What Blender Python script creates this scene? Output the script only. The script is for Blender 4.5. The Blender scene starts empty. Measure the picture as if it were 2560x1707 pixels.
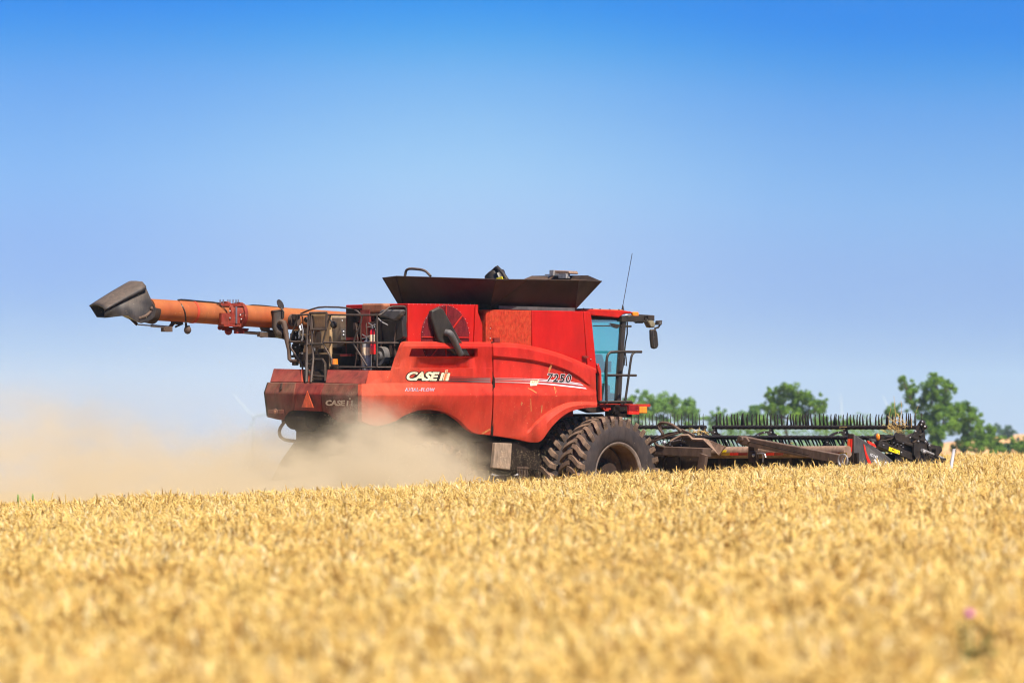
import bpy, bmesh, math, random
from mathutils import Vector, Matrix
from mathutils.bvhtree import BVHTree
random.seed(7)
PI = math.pi
sc = bpy.context.scene
COL = sc.collection

# ------------------------------------------------------------------ camera
F = 14000.0            # focal length in photo pixels (2560 wide)
VH = 1050.0            # eye level row
cam_d = bpy.data.cameras.new('camera'); cam = bpy.data.objects.new('camera', cam_d); COL.objects.link(cam)
cam.location = (0, 0, 0); cam.rotation_euler = (PI/2, 0, 0)
cam_d.sensor_width = 36; cam_d.lens = 36*F/2560
cam_d.shift_y = (VH-853.5)/2560
cam_d.clip_start = 0.5; cam_d.clip_end = 30000
cam_d.dof.use_dof = True; cam_d.dof.focus_distance = 98.0
cam_d.dof.aperture_fstop = 3.0
sc.camera = cam

# ------------------------------------------------------------------ light
SUN = Vector((0.28, -0.52, 0.82)).normalized()      # towards the sun
w = bpy.data.worlds.new('World'); sc.world = w; w.use_nodes = True
nt = w.node_tree; nt.nodes.clear()
n_out = nt.nodes.new('ShaderNodeOutputWorld'); n_bg = nt.nodes.new('ShaderNodeBackground')
n_sky = nt.nodes.new('ShaderNodeTexSky'); n_sky.sky_type = 'NISHITA'; n_sky.sun_disc = False
n_sky.sun_elevation = math.asin(SUN.z); n_sky.sun_rotation = math.atan2(SUN.x, SUN.y)
n_sky.air_density = 1.0; n_sky.dust_density = 0.6; n_sky.ozone_density = 2.0
n_tc = nt.nodes.new('ShaderNodeTexCoord'); n_sep = nt.nodes.new('ShaderNodeSeparateXYZ')
n_mr = nt.nodes.new('ShaderNodeMapRange'); n_mr.inputs['From Min'].default_value = -0.01; n_mr.inputs['From Max'].default_value = 0.20
n_ramp = nt.nodes.new('ShaderNodeValToRGB')
SKY = [(0.0, (0.4948, 0.5008, 0.7996)), (0.048, (0.4948, 0.5008, 0.7996)), (0.099, (0.3014, 0.377, 0.6627)), (0.15, (0.1664, 0.2663, 0.649)), (0.201, (0.1644, 0.2539, 0.5973)), (0.252, (0.1553, 0.2749, 0.5829)), (0.303, (0.1076, 0.2299, 0.5288)), (0.337, (0.0862, 0.2142, 0.52)), (0.371, (0.0337, 0.1834, 0.4871)), (0.405, (0.0022, 0.1429, 0.4978)), (0.5, (0.00198, 0.12861, 0.44802000000000003)), (0.62, (0.12, 0.24, 0.5)), (1.0, (0.18, 0.25, 0.42))]
cr = n_ramp.color_ramp; cr.interpolation = 'B_SPLINE'
cr.elements[0].position = SKY[0][0]; cr.elements[1].position = SKY[-1][0]
cr.elements[0].color = (*SKY[0][1], 1); cr.elements[1].color = (*SKY[-1][1], 1)
for p, c in SKY[1:-1]:
    e = cr.elements.new(p); e.color = (*c, 1)
n_mul = nt.nodes.new('ShaderNodeVectorMath'); n_mul.operation = 'MULTIPLY'
n_sc = nt.nodes.new('ShaderNodeVectorMath'); n_sc.operation = 'SCALE'; n_sc.inputs['Scale'].default_value = 1.0
n_az = nt.nodes.new('ShaderNodeMapRange'); n_az.interpolation_type = 'SMOOTHSTEP'; n_az.inputs['From Min'].default_value = -.01; n_az.inputs['From Max'].default_value = .08; n_az.inputs['To Min'].default_value = 0; n_az.inputs['To Max'].default_value = .006
n_add = nt.nodes.new('ShaderNodeMath'); n_add.operation = 'ADD'
nt.links.new(n_tc.outputs['Generated'], n_sep.inputs[0]); nt.links.new(n_sep.outputs['X'], n_az.inputs['Value'])
nt.links.new(n_sep.outputs['Z'], n_add.inputs[0]); nt.links.new(n_az.outputs[0], n_add.inputs[1]); nt.links.new(n_add.outputs[0], n_mr.inputs['Value'])
n_cb = nt.nodes.new('ShaderNodeCombineXYZ'); nt.links.new(n_sep.outputs['X'], n_cb.inputs['X']); nt.links.new(n_sep.outputs['Z'], n_cb.inputs['Y'])
n_ds = nt.nodes.new('ShaderNodeVectorMath'); n_ds.operation = 'DISTANCE'; n_ds.inputs[1].default_value = (-.012, .040, 0); nt.links.new(n_cb.outputs[0], n_ds.inputs[0])
n_vf = nt.nodes.new('ShaderNodeMapRange'); n_vf.interpolation_type = 'SMOOTHSTEP'; n_vf.inputs['From Min'].default_value = .075; n_vf.inputs['From Max'].default_value = 0; nt.links.new(n_ds.outputs['Value'], n_vf.inputs['Value'])
n_vn = nt.nodes.new('ShaderNodeTexNoise'); n_vn.inputs['Scale'].default_value = 14; n_vn.inputs['Detail'].default_value = 3; nt.links.new(n_tc.outputs['Generated'], n_vn.inputs['Vector'])
n_va = nt.nodes.new('ShaderNodeMath'); n_va.operation = 'MULTIPLY_ADD'; n_va.inputs[1].default_value = .35; n_va.inputs[2].default_value = -.17; nt.links.new(n_vn.outputs['Fac'], n_va.inputs[0])
n_vb = nt.nodes.new('ShaderNodeMath'); n_vb.operation = 'ADD'; nt.links.new(n_vf.outputs[0], n_vb.inputs[0]); nt.links.new(n_va.outputs[0], n_vb.inputs[1])
n_vg = nt.nodes.new('ShaderNodeMix'); n_vg.data_type = 'RGBA'; n_vg.blend_type = 'MULTIPLY'; n_vg.clamp_factor = False; n_vg.inputs['B'].default_value = (1.55, 1.28, 1.02, 1)
nt.links.new(n_vb.outputs[0], n_vg.inputs['Factor']); nt.links.new(n_ramp.outputs[0], n_vg.inputs['A'])
nt.links.new(n_mr.outputs[0], n_ramp.inputs[0]); nt.links.new(n_vg.outputs['Result'], n_sc.inputs[0])
nt.links.new(n_sky.outputs[0], n_mul.inputs[0]); nt.links.new(n_sc.outputs[0], n_mul.inputs[1])
nt.links.new(n_mul.outputs[0], n_bg.inputs['Color']); nt.links.new(n_bg.outputs[0], n_out.inputs['Surface'])
n_bg.inputs['Strength'].default_value = 0.12
sun_d = bpy.data.lights.new('sun', 'SUN'); sun = bpy.data.objects.new('sun', sun_d); COL.objects.link(sun)
sun_d.energy = 5.0; sun_d.angle = math.radians(0.53); sun_d.color = (1.0, .94, .84)
sun.rotation_euler = SUN.to_track_quat('Z', 'Y').to_euler(); sun.location = (0, 60, 40)
sc.view_settings.view_transform = 'Standard'; sc.view_settings.look = 'None'
sc.view_settings.exposure = 1.1; sc.view_settings.gamma = 1
sc.render.engine = 'CYCLES'
cy = sc.cycles
cy.use_denoising = True; cy.pixel_filter_type = 'BLACKMAN_HARRIS'; cy.filter_width = 1.15
cy.use_adaptive_sampling = True; cy.adaptive_threshold = 0.02
cy.max_bounces = 6; cy.diffuse_bounces = 2; cy.glossy_bounces = 2; cy.transmission_bounces = 3
cy.transparent_max_bounces = 8; cy.volume_bounces = 2
cy.volume_step_rate = 1.0; cy.volume_max_steps = 128
cy.caustics_reflective = False; cy.caustics_refractive = False

# ------------------------------------------------------------------ pixel <-> machine frame
A = math.radians(42.0); CA, SA = math.cos(A), math.sin(A)
OX, OY, OZ = 0.469, 101.605, -1.98
def S(u, v, r):      # point of pixel (u,v) on the fore-aft plane at distance r to the right of the centre line
    k = (u-1280)/F
    l = (k*(OY - r*CA) - OX - r*SA)/(CA - k*SA)
    Y = OY + l*SA - r*CA
    return Vector((l, -r, -(v-VH)/F*Y - OZ))
def L(u, v, l):      # point of pixel (u,v) on the cross plane at distance l ahead of the front axle
    k = (u-1280)/F
    r = (k*(OY + l*SA) - OX - l*CA)/(SA + k*CA)
    Y = OY + l*SA - r*CA
    return Vector((l, -r, -(v-VH)/F*Y - OZ))
def world(p): return Vector((OX + p.x*CA - p.y*SA, OY + p.x*SA + p.y*CA, OZ + p.z))
def W(u, v, Y): return Vector(((u-1280)/F*Y, Y, -(v-VH)/F*Y))
def c1(x, y): return (200+x/4.704, 660+y/4.704)
def c2(x, y): return (640+x/4.1275, 740+y/4.1275)
def c3(x, y): return (940+x/3.7935, 640+y/3.7935)
def c4(x, y): return (980+x/4.055, 840+y/4.055)
def c5(x, y): return (1440+x/3.735, 620+y/3.735)
def c6(x, y): return (1320+x/5.88, 980+y/5.88)
def c7(x, y): return (1580+x/4.523, 920+y/4.523)
def c8(x, y): return (2060+x/4.704, 920+y/4.704)
def m1(x, y): return (980+x/9.046, 900+y/9.046)
def m2(x, y): return (1320+x/13.07, 900+y/13.07)

# ------------------------------------------------------------------ materials
def new_mat(name):
    m = bpy.data.materials.new(name); m.use_nodes = True
    return m, m.node_tree, m.node_tree.nodes['Principled BSDF']
def mat(name, base, rough=.5, metal=0., dust=0., dcol=(.30, .19, .105), updust=0., spots=0., bump=0., scale=3., coat=0., spec=.3, zdust=0., xdust=0., grime=.55):
    m, t, b = new_mat(name)
    b.inputs['Roughness'].default_value = rough; b.inputs['Metallic'].default_value = metal
    b.inputs['Specular IOR Level'].default_value = spec; b.inputs['Coat Weight'].default_value = coat; b.inputs['Coat Roughness'].default_value = .12
    tc = t.nodes.new('ShaderNodeTexCoord')
    nz = t.nodes.new('ShaderNodeTexNoise'); nz.inputs['Scale'].default_value = scale; nz.inputs['Detail'].default_value = 6; nz.inputs['Roughness'].default_value = .6
    t.links.new(tc.outputs['Object'], nz.inputs['Vector'])
    mr = t.nodes.new('ShaderNodeMapRange'); mr.inputs['From Min'].default_value = .3; mr.inputs['From Max'].default_value = .7
    mr.inputs['To Min'].default_value = dust*.45; mr.inputs['To Max'].default_value = min(1, dust*1.55)
    t.links.new(nz.outputs['Fac'], mr.inputs['Value'])
    fac = mr.outputs[0]
    if updust:
        g = t.nodes.new('ShaderNodeNewGeometry'); s = t.nodes.new('ShaderNodeSeparateXYZ'); t.links.new(g.outputs['Normal'], s.inputs[0])
        u = t.nodes.new('ShaderNodeMapRange'); u.inputs['From Min'].default_value = .25; u.inputs['From Max'].default_value = .95
        u.inputs['To Max'].default_value = updust; t.links.new(s.outputs['Z'], u.inputs['Value'])
        a = t.nodes.new('ShaderNodeMath'); a.operation = 'ADD'; a.use_clamp = True
        t.links.new(fac, a.inputs[0]); t.links.new(u.outputs[0], a.inputs[1]); fac = a.outputs[0]
    if zdust:      # dirt film thicker low down on the machine
        s0 = t.nodes.new('ShaderNodeSeparateXYZ'); t.links.new(tc.outputs['Object'], s0.inputs[0])
        u = t.nodes.new('ShaderNodeMapRange'); u.inputs['From Min'].default_value = 3.3; u.inputs['From Max'].default_value = 1.5; u.inputs['To Max'].default_value = zdust; t.links.new(s0.outputs['Z'], u.inputs['Value'])
        a = t.nodes.new('ShaderNodeMath'); a.operation = 'ADD'; a.use_clamp = True
        t.links.new(fac, a.inputs[0]); t.links.new(u.outputs[0], a.inputs[1]); fac = a.outputs[0]
    if xdust:      # and towards the rear, where the chopper throws it up
        s0 = t.nodes.new('ShaderNodeSeparateXYZ'); t.links.new(tc.outputs['Object'], s0.inputs[0])
        u = t.nodes.new('ShaderNodeMapRange'); u.interpolation_type = 'SMOOTHSTEP'; u.inputs['From Min'].default_value = -3.2; u.inputs['From Max'].default_value = -5.3; u.inputs['To Max'].default_value = xdust; t.links.new(s0.outputs['X'], u.inputs['Value'])
        a = t.nodes.new('ShaderNodeMath'); a.operation = 'ADD'; a.use_clamp = True
        t.links.new(fac, a.inputs[0]); t.links.new(u.outputs[0], a.inputs[1]); fac = a.outputs[0]
    if spots:
        n2 = t.nodes.new('ShaderNodeTexNoise'); n2.inputs['Scale'].default_value = 38; n2.inputs['Detail'].default_value = 3
        t.links.new(tc.outputs['Object'], n2.inputs['Vector'])
        m2_ = t.nodes.new('ShaderNodeMapRange'); m2_.inputs['From Min'].default_value = .66; m2_.inputs['From Max'].default_value = .72; m2_.inputs['To Max'].default_value = spots
        t.links.new(n2.outputs['Fac'], m2_.inputs['Value'])
        a = t.nodes.new('ShaderNodeMath'); a.operation = 'ADD'; a.use_clamp = True
        t.links.new(fac, a.inputs[0]); t.links.new(m2_.outputs[0], a.inputs[1]); fac = a.outputs[0]
    mx = t.nodes.new('ShaderNodeMix'); mx.data_type = 'RGBA'
    mx.inputs['A'].default_value = (*base, 1); mx.inputs['B'].default_value = (*dcol, 1)
    t.links.new(fac, mx.inputs['Factor'])
    # stains, streaks and scuffs with shapes of their own
    mp = t.nodes.new('ShaderNodeMapping'); mp.inputs['Scale'].default_value = (1, 1, .35); t.links.new(tc.outputs['Object'], mp.inputs['Vector'])
    n4 = t.nodes.new('ShaderNodeTexNoise'); n4.inputs['Scale'].default_value = scale*3.1; n4.inputs['Detail'].default_value = 8; n4.inputs['Roughness'].default_value = .68; t.links.new(mp.outputs[0], n4.inputs['Vector'])
    r4_ = t.nodes.new('ShaderNodeValToRGB'); r4_.color_ramp.elements[0].position = .33; r4_.color_ramp.elements[1].position = .60
    r4_.color_ramp.elements[0].color = (grime, grime, grime, 1); r4_.color_ramp.elements[1].color = (1.06, 1.06, 1.06, 1); t.links.new(n4.outputs['Fac'], r4_.inputs[0])
    mg = t.nodes.new('ShaderNodeMix'); mg.data_type = 'RGBA'; mg.blend_type = 'MULTIPLY'; mg.inputs['Factor'].default_value = 1
    t.links.new(mx.outputs['Result'], mg.inputs['A']); t.links.new(r4_.outputs[0], mg.inputs['B']); t.links.new(mg.outputs['Result'], b.inputs['Base Color'])
    # dusty places are matt
    rr = t.nodes.new('ShaderNodeMapRange'); rr.inputs['To Min'].default_value = rough; rr.inputs['To Max'].default_value = .9
    t.links.new(fac, rr.inputs['Value']); t.links.new(rr.outputs[0], b.inputs['Roughness'])
    if coat:
        cm = t.nodes.new('ShaderNodeMapRange'); cm.inputs['To Min'].default_value = coat; cm.inputs['To Max'].default_value = 0
        t.links.new(fac, cm.inputs['Value']); t.links.new(cm.outputs[0], b.inputs['Coat Weight'])
    if bump:
        bp = t.nodes.new('ShaderNodeBump'); bp.inputs['Strength'].default_value = bump; bp.inputs['Distance'].default_value = .01
        n3 = t.nodes.new('ShaderNodeTexNoise'); n3.inputs['Scale'].default_value = scale*8; n3.inputs['Detail'].default_value = 4
        t.links.new(tc.outputs['Object'], n3.inputs['Vector']); t.links.new(n3.outputs['Fac'], bp.inputs['Height']); t.links.new(bp.outputs[0], b.inputs['Normal'])
    return m
RED = (.36, .003, .003)
M = dict(
 red=mat('red_paint', RED, .5, dust=.07, dcol=(.44,.105,.05), spots=.25, coat=.06, spec=.12, updust=.12, scale=1.6, zdust=.30, xdust=.38, grime=.72),
 red_clean=mat('red_paint_upper', (.36,.002,.003), .5, dust=.06, dcol=(.5,.10,.04), coat=.05, spec=.12, scale=1.2, grime=.78),
 red_dusty=mat('red_paint_dusty', (.22,.006,.010), .5, dust=.40, dcol=(.16,.055,.034), spots=.1, updust=.3, spec=.15, scale=2.2),
 red_mud=mat('red_paint_caked', (.18,.010,.010), .6, dust=.68, dcol=(.13,.06,.036), spots=.15, updust=.4, spec=.15, scale=3, bump=.1),
 red_joint=mat('red_joint_paint', (.22,.008,.005), .5, dust=.45, dcol=(.17,.045,.02), updust=.2, scale=7),
 red_deep=mat('red_screen', (.10,.002,.010), .6, dust=.08, spec=.1, dcol=(.4,.10,.05), spots=.35, scale=6),
 auger=mat('auger_paint', (.30,.035,.007), .5, dust=.6, dcol=(.27,.095,.026), grime=.8, updust=.15, scale=1.3),
 black=mat('black_steel', (.010,.010,.011), .38, dust=.06, spots=.10, updust=.15, scale=4),
 rubber=mat('black_rubber', (.014,.014,.016), .45, dust=.14, dcol=(.15,.105,.075), updust=.5, spots=.18, bump=.1, scale=5),
 shiny=mat('black_gloss', (.009,.009,.010), .36, dust=.06, coat=.1),
 dark=mat('grime_and_gap_dark', (.011,.007,.005), .75, dust=.25, dcol=(.036,.021,.014), spec=.1, scale=4, bump=.2),  # grimy parts; also the near-black strips that stand for shaded gaps
 dark2=mat('dark_brown_panel', (.026,.016,.012), .6, dust=.35, dcol=(.065,.038,.026), updust=.35, spec=.15, scale=3),
 tank=mat('tank_liner', (.006,.0025,.004), .4, dust=.45, dcol=(.055,.022,.020), updust=.4, spec=.3, scale=.8, grime=.35, bump=.08),  # broad purple-brown mottling puts the flares' reflections into the colour
 tankc=mat('tank_corner_fabric', (.03,.018,.014), .6, dust=.5, dcol=(.10,.06,.042), spec=.15, scale=1.5),
 tan=mat('dusty_sunlit_tan_steel', (.16,.09,.045), .75, dust=.7, dcol=(.50,.33,.17), updust=.4, scale=3),  # dust colour lightened, standing in for missing sunlight on the engine bay plates
 tanh=mat('dusty_header_steel', (.10,.058,.04), .75, dust=.6, dcol=(.27,.17,.115), updust=.25, scale=4),
 brown=mat('brown_steel', (.05,.030,.021), .7, dust=.5, dcol=(.115,.07,.048), updust=.6, scale=3),
 rail=mat('dusty_rail', (.02,.015,.013), .45, dust=.3, dcol=(.15,.10,.075), updust=.35, scale=5),
 tyre=mat('tyre_rubber', (.022,.021,.025), .8, dust=.24, dcol=(.10,.058,.038), updust=.3, spec=.2, bump=.3, scale=4),
 lug=mat('tyre_lug', (.035,.025,.021), .8, dust=.55, dcol=(.17,.105,.068), updust=.65, spec=.2, bump=.3, scale=5),
 rim=mat('rim_rust', (.085,.038,.018), .65, dust=.5, dcol=(.17,.095,.055), scale=4, bump=.25),
 rimedge=mat('rim_edge', (.22,.18,.16), .5, dust=.45, dcol=(.14,.085,.06), scale=6),
 chrome=mat('bright_metal', (.5,.5,.52), .28, metal=.9, dust=.12),
 steel=mat('dull_silver', (.30,.29,.29), .45, metal=.3, dust=.25, dcol=(.25,.2,.16), scale=8),
 grey=mat('grey_plastic', (.055,.055,.06), .45, dust=.2, dcol=(.16,.125,.10), updust=.25),
 cream=mat('cream_decal', (.80,.62,.42), .6, dust=.1, scale=9),
 creamd=mat('cream_decal_dusty', (.42,.29,.19), .7, dust=.25, scale=9),
 decal_navy=mat('navy_decal', (.06,.05,.14), .5, dust=.1),
 decal_black=mat('black_decal', (.012,.009,.010), .6, dust=.03, spec=.1),
 white=mat('white_paint', (.62,.62,.64), .5, dust=.08),
 orange=mat('orange_reflective', (.95,.12,.03), .5, dust=.02, dcol=(.5,.2,.1)),
 redref=mat('red_reflector', (.80,.03,.015), .3),
 dredref=mat('dark_red_reflector', (.22,.008,.008), .3),
 amber=mat('amber_lens', (.75,.20,.01), .2, coat=.5),
 damber=mat('amber_reflector', (.50,.30,.02), .4, dust=.1),
 yellow=mat('yellow_sticker', (.80,.62,.01), .5, grime=.9),
 extred=mat('extinguisher_red', (.65,.01,.012), .3, coat=.5),
 brownred=mat('brown_top_box', (.30,.085,.035), .65, dust=.5, dcol=(.30,.13,.07), updust=.4, scale=3),
 seat=mat('seat_fabric', (.03,.03,.032), .8),
 straw=mat('straw', (.62,.40,.13), .7, dust=0),
 trunk=mat('bark', (.09,.065,.045), .9, bump=.3),
 turb=mat('turbine_haze_faded', (.31,.33,.37), .6),  # white turbines greyed down: part of the haze fade is in the colour
)
def stripe_mat():
    m, t, b = new_mat('fading_stripe_decal'); b.inputs['Roughness'].default_value = .5
    tc = t.nodes.new('ShaderNodeTexCoord'); s = t.nodes.new('ShaderNodeSeparateXYZ'); t.links.new(tc.outputs['Object'], s.inputs[0])
    x0 = S(1160, 950, 1.5).x; x1 = S(1360, 950, 1.5).x
    mr = t.nodes.new('ShaderNodeMapRange'); mr.inputs['From Min'].default_value = x0; mr.inputs['From Max'].default_value = x1
    t.links.new(s.outputs['X'], mr.inputs['Value'])
    r = t.nodes.new('ShaderNodeValToRGB'); r.color_ramp.elements[0].color = (.035,.012,.012,1); r.color_ramp.elements[1].color = (.58,.50,.54,1)
    e = r.color_ramp.elements.new(.45); e.color = (.22,.15,.14,1); e = r.color_ramp.elements.new(.7); e.color = (.42,.26,.25,1)
    t.links.new(mr.outputs[0], r.inputs[0]); t.links.new(r.outputs[0], b.inputs['Base Color'])
    return m
M['stripe'] = stripe_mat()
def glass_mat():
    m = bpy.data.materials.new('teal_glass'); m.use_nodes = True; t = m.node_tree; t.nodes.clear()
    o = t.nodes.new('ShaderNodeOutputMaterial'); tr = t.nodes.new('ShaderNodeBsdfTransparent'); tr.inputs[0].default_value = (.29,.82,.79,1)
    gl = t.nodes.new('ShaderNodeBsdfGlossy'); gl.inputs['Roughness'].default_value = .04; gl.inputs[0].default_value = (.8,.95,.95,1)
    df = t.nodes.new('ShaderNodeBsdfDiffuse'); df.inputs[0].default_value = (.10,.38,.36,1)
    fr = t.nodes.new('ShaderNodeFresnel'); fr.inputs[0].default_value = 1.45
    m1_ = t.nodes.new('ShaderNodeMixShader'); m2_ = t.nodes.new('ShaderNodeMixShader'); m2_.inputs[0].default_value = .035
    t.links.new(fr.outputs[0], m1_.inputs[0]); t.links.new(tr.outputs[0], m1_.inputs[1]); t.links.new(gl.outputs[0], m1_.inputs[2])
    t.links.new(m1_.outputs[0], m2_.inputs[1]); t.links.new(df.outputs[0], m2_.inputs[2]); t.links.new(m2_.outputs[0], o.inputs[0])
    return m
M['glass'] = glass_mat()

# ------------------------------------------------------------------ object helpers
def tag(o, label=None, cat=None, group=None, kind=None):
    if label: o['label'] = label
    if cat: o['category'] = cat
    if group: o['group'] = group
    if kind: o['kind'] = kind
    return o
def empty(name, loc=(0, 0, 0), rz=0, parent=None):
    o = bpy.data.objects.new(name, None); COL.objects.link(o); o.location = loc; o.rotation_euler = (0, 0, rz)
    o.empty_display_size = .3
    if parent: o.parent = parent
    return o
def link(name, me, m, parent=None, smooth=30, bevel=0, solid=0):
    if isinstance(m, (list, tuple)):
        for x in m: me.materials.append(M[x] if isinstance(x, str) else x)
    else: me.materials.append(M[m] if isinstance(m, str) else m)
    if smooth:
        me.shade_smooth(); me.set_sharp_from_angle(angle=math.radians(smooth))
    o = bpy.data.objects.new(name, me); COL.objects.link(o)
    if parent: o.parent = parent
    if solid:
        s = o.modifiers.new('solid', 'SOLIDIFY'); s.thickness = solid; s.offset = 0
    if bevel:
        b = o.modifiers.new('bevel', 'BEVEL'); b.width = bevel; b.segments = 2; b.limit_method = 'ANGLE'; b.angle_limit = math.radians(35)
    return o
def chaikin(pts, n=1):
    for _ in range(n):
        q = [pts[0]]
        for a, b in zip(pts[:-1], pts[1:]):
            q.append(a.lerp(b, .2)); q.append(a.lerp(b, .8))
        q.append(pts[-1]); pts = q
    return pts
class MB:
    def __init__(s): s.v = []; s.f = []; s.mi = []
    def add(s, vs, fs, mi=0):
        b = len(s.v); s.v += [Vector(x) for x in vs]
        s.f += [tuple(b+i for i in f) for f in fs]; s.mi += [mi]*len(fs); return s
    def box(s, c, d, R=None, mi=0):
        c = Vector(c); hx, hy, hz = d[0]/2, d[1]/2, d[2]/2
        vs = [Vector((x, y, z)) for x in (-hx, hx) for y in (-hy, hy) for z in (-hz, hz)]
        if R is not None: vs = [R @ q for q in vs]
        return s.add([c+q for q in vs], [(0,1,3,2),(4,6,7,5),(0,4,5,1),(2,3,7,6),(0,2,6,4),(1,5,7,3)], mi)
    def beam(s, a, b, wd, h, up=(0, 0, 1), mi=0):
        a, b = Vector(a), Vector(b); x = (b-a).normalized(); y = Vector(up).cross(x).normalized(); z = x.cross(y)
        R = Matrix((x, y, z)).transposed()
        return s.box((a+b)/2, ((b-a).length, wd, h), R, mi)
    def tube(s, pts, r, n=8, cap=True, mi=0, rad=None, smooth=0):
        pts = [Vector(p) for p in pts]
        if smooth: pts = chaikin(pts, smooth)
        k = len(pts); rings = []
        if rad and len(rad) != k:
            n0 = len(rad)-1; rad = [rad[min(n0, int(i*n0/(k-1)))] for i in range(k)]
        t0 = (pts[1]-pts[0]).normalized()
        up = Vector((0, 0, 1)) if abs(t0.z) < .9 else Vector((1, 0, 0))
        nrm = (up - t0*up.dot(t0)).normalized()
        for i, p in enumerate(pts):
            t = (pts[min(i+1, k-1)]-pts[max(i-1, 0)])
            t = t.normalized() if t.length > 1e-9 else t0
            nrm = nrm - t*nrm.dot(t); nrm = nrm.normalized() if nrm.length > 1e-6 else t.orthogonal().normalized()
            bn = t.cross(nrm); rr = rad[i] if rad else r
            rings.append([p + (nrm*math.cos(2*PI*j/n) + bn*math.sin(2*PI*j/n))*rr for j in range(n)])
        vs = [q for ring in rings for q in ring]; fs = []
        for i in range(k-1):
            for j in range(n):
                fs.append((i*n+j, i*n+(j+1) % n, (i+1)*n+(j+1) % n, (i+1)*n+j))
        if cap: fs += [tuple(range(n))[::-1], tuple((k-1)*n+j for j in range(n))]
        return s.add(vs, fs, mi)
    def lathe(s, c, ax, prof, n=32, mi=0):     # prof: (distance along ax, radius)
        c = Vector(c); ax = Vector(ax).normalized(); u = ax.orthogonal().normalized(); w_ = ax.cross(u)
        vs = []; fs = []
        for a, r in prof:
            for j in range(n):
                th = 2*PI*j/n; vs.append(c + ax*a + (u*math.cos(th)+w_*math.sin(th))*r)
        for i in range(len(prof)-1):
            for j in range(n):
                fs.append((i*n+j, i*n+(j+1) % n, (i+1)*n+(j+1) % n, (i+1)*n+j))
        return s.add(vs, fs, mi)
    def prism(s, poly, d, mi=0):               # polygon points extruded by vector d
        d = Vector(d); n = len(poly); poly = [Vector(p) for p in poly]
        vs = poly + [p+d for p in poly]
        fs = [tuple(range(n)), tuple(range(2*n-1, n-1, -1))] + [(i, i+n, (i+1) % n+n, (i+1) % n) for i in range(n)]
        return s.add(vs, fs, mi)
    def sphere(s, c, r, n=10, sq=(1, 1, 1), mi=0):
        prof = [(-math.cos(PI*i/n), max(1e-4, math.sin(PI*i/n))) for i in range(n+1)]
        b = len(s.v); s.lathe((0, 0, 0), (0, 0, 1), prof, n*2, mi)
        for i in range(b, len(s.v)):
            q = s.v[i]; s.v[i] = Vector(c) + Vector((q.x*r*sq[0], q.y*r*sq[1], q.z*r*sq[2]))
        return s
    def mesh(s, name, fix=True):
        me = bpy.data.meshes.new(name); me.from_pydata([tuple(x) for x in s.v], [], s.f)
        me.polygons.foreach_set('material_index', s.mi)
        if fix:
            bm = bmesh.new(); bm.from_mesh(me); bmesh.ops.recalc_face_normals(bm, faces=bm.faces); bm.to_mesh(me); bm.free()
        me.update(); return me
    def build(s, name, m, parent=None, smooth=30, bevel=0, solid=0, fix=True):
        return link(name, s.mesh(name, fix), m, parent, smooth, bevel, solid)

def interp(pts, u):
    if u <= pts[0][0]: return pts[0][1:]
    if u >= pts[-1][0]: return pts[-1][1:]
    for i in range(len(pts)-1):
        a, b = pts[i], pts[i+1]
        if u <= b[0]:
            t = (u-a[0])/(b[0]-a[0])
            # catmull-like smoothing for v
            out = []
            for k in range(1, len(a)):
                m0 = (b[k]-pts[i-1][k])/(b[0]-pts[i-1][0]) if i > 0 else (b[k]-a[k])/(b[0]-a[0])
                m1 = (pts[i+2][k]-a[k])/(pts[i+2][0]-a[0]) if i+2 < len(pts) else (b[k]-a[k])/(b[0]-a[0])
                h = b[0]-a[0]; t2, t3 = t*t, t*t*t
                out.append((2*t3-3*t2+1)*a[k]+(t3-2*t2+t)*h*m0+(-2*t3+3*t2)*b[k]+(t3-t2)*h*m1)
            return tuple(out)
def rowsurf(rows, N, fn, hole=None, flange=.08, fdir=(0, 1, 0)):
    """rows: lists of (u, v, plane offset); lofted into one sheet with a folded-in edge."""
    bm = bmesh.new(); grid = []; uv = []
    for row in rows:
        line = []; lu = []
        for j in range(N+1):
            u = row[0][0] + (row[-1][0]-row[0][0])*j/N
            v, r = interp(row, u)
            line.append(bm.verts.new(fn(u, v, r))); lu.append((u, v))
        grid.append(line); uv.append(lu)
    for i in range(len(rows)-1):
        for j in range(N):
            cu = (uv[i][j][0]+uv[i][j+1][0]+uv[i+1][j][0]+uv[i+1][j+1][0])/4; cv = (uv[i][j][1]+uv[i][j+1][1]+uv[i+1][j][1]+uv[i+1][j+1][1])/4
            if hole and hole(cu, cv): continue
            bm.faces.new((grid[i][j], grid[i][j+1], grid[i+1][j+1], grid[i+1][j]))
    for v_ in [v_ for v_ in bm.verts if not v_.link_faces]: bm.verts.remove(v_)
    if flange:
        be = [e for e in bm.edges if len(e.link_faces) == 1]
        r = bmesh.ops.extrude_edge_only(bm, edges=be)
        for g in r['geom']:
            if isinstance(g, bmesh.types.BMVert): g.co += Vector(fdir)*flange
    bmesh.ops.recalc_face_normals(bm, faces=bm.faces)
    me = bpy.data.meshes.new('panel'); bm.to_mesh(me); bm.free()
    return me

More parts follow.
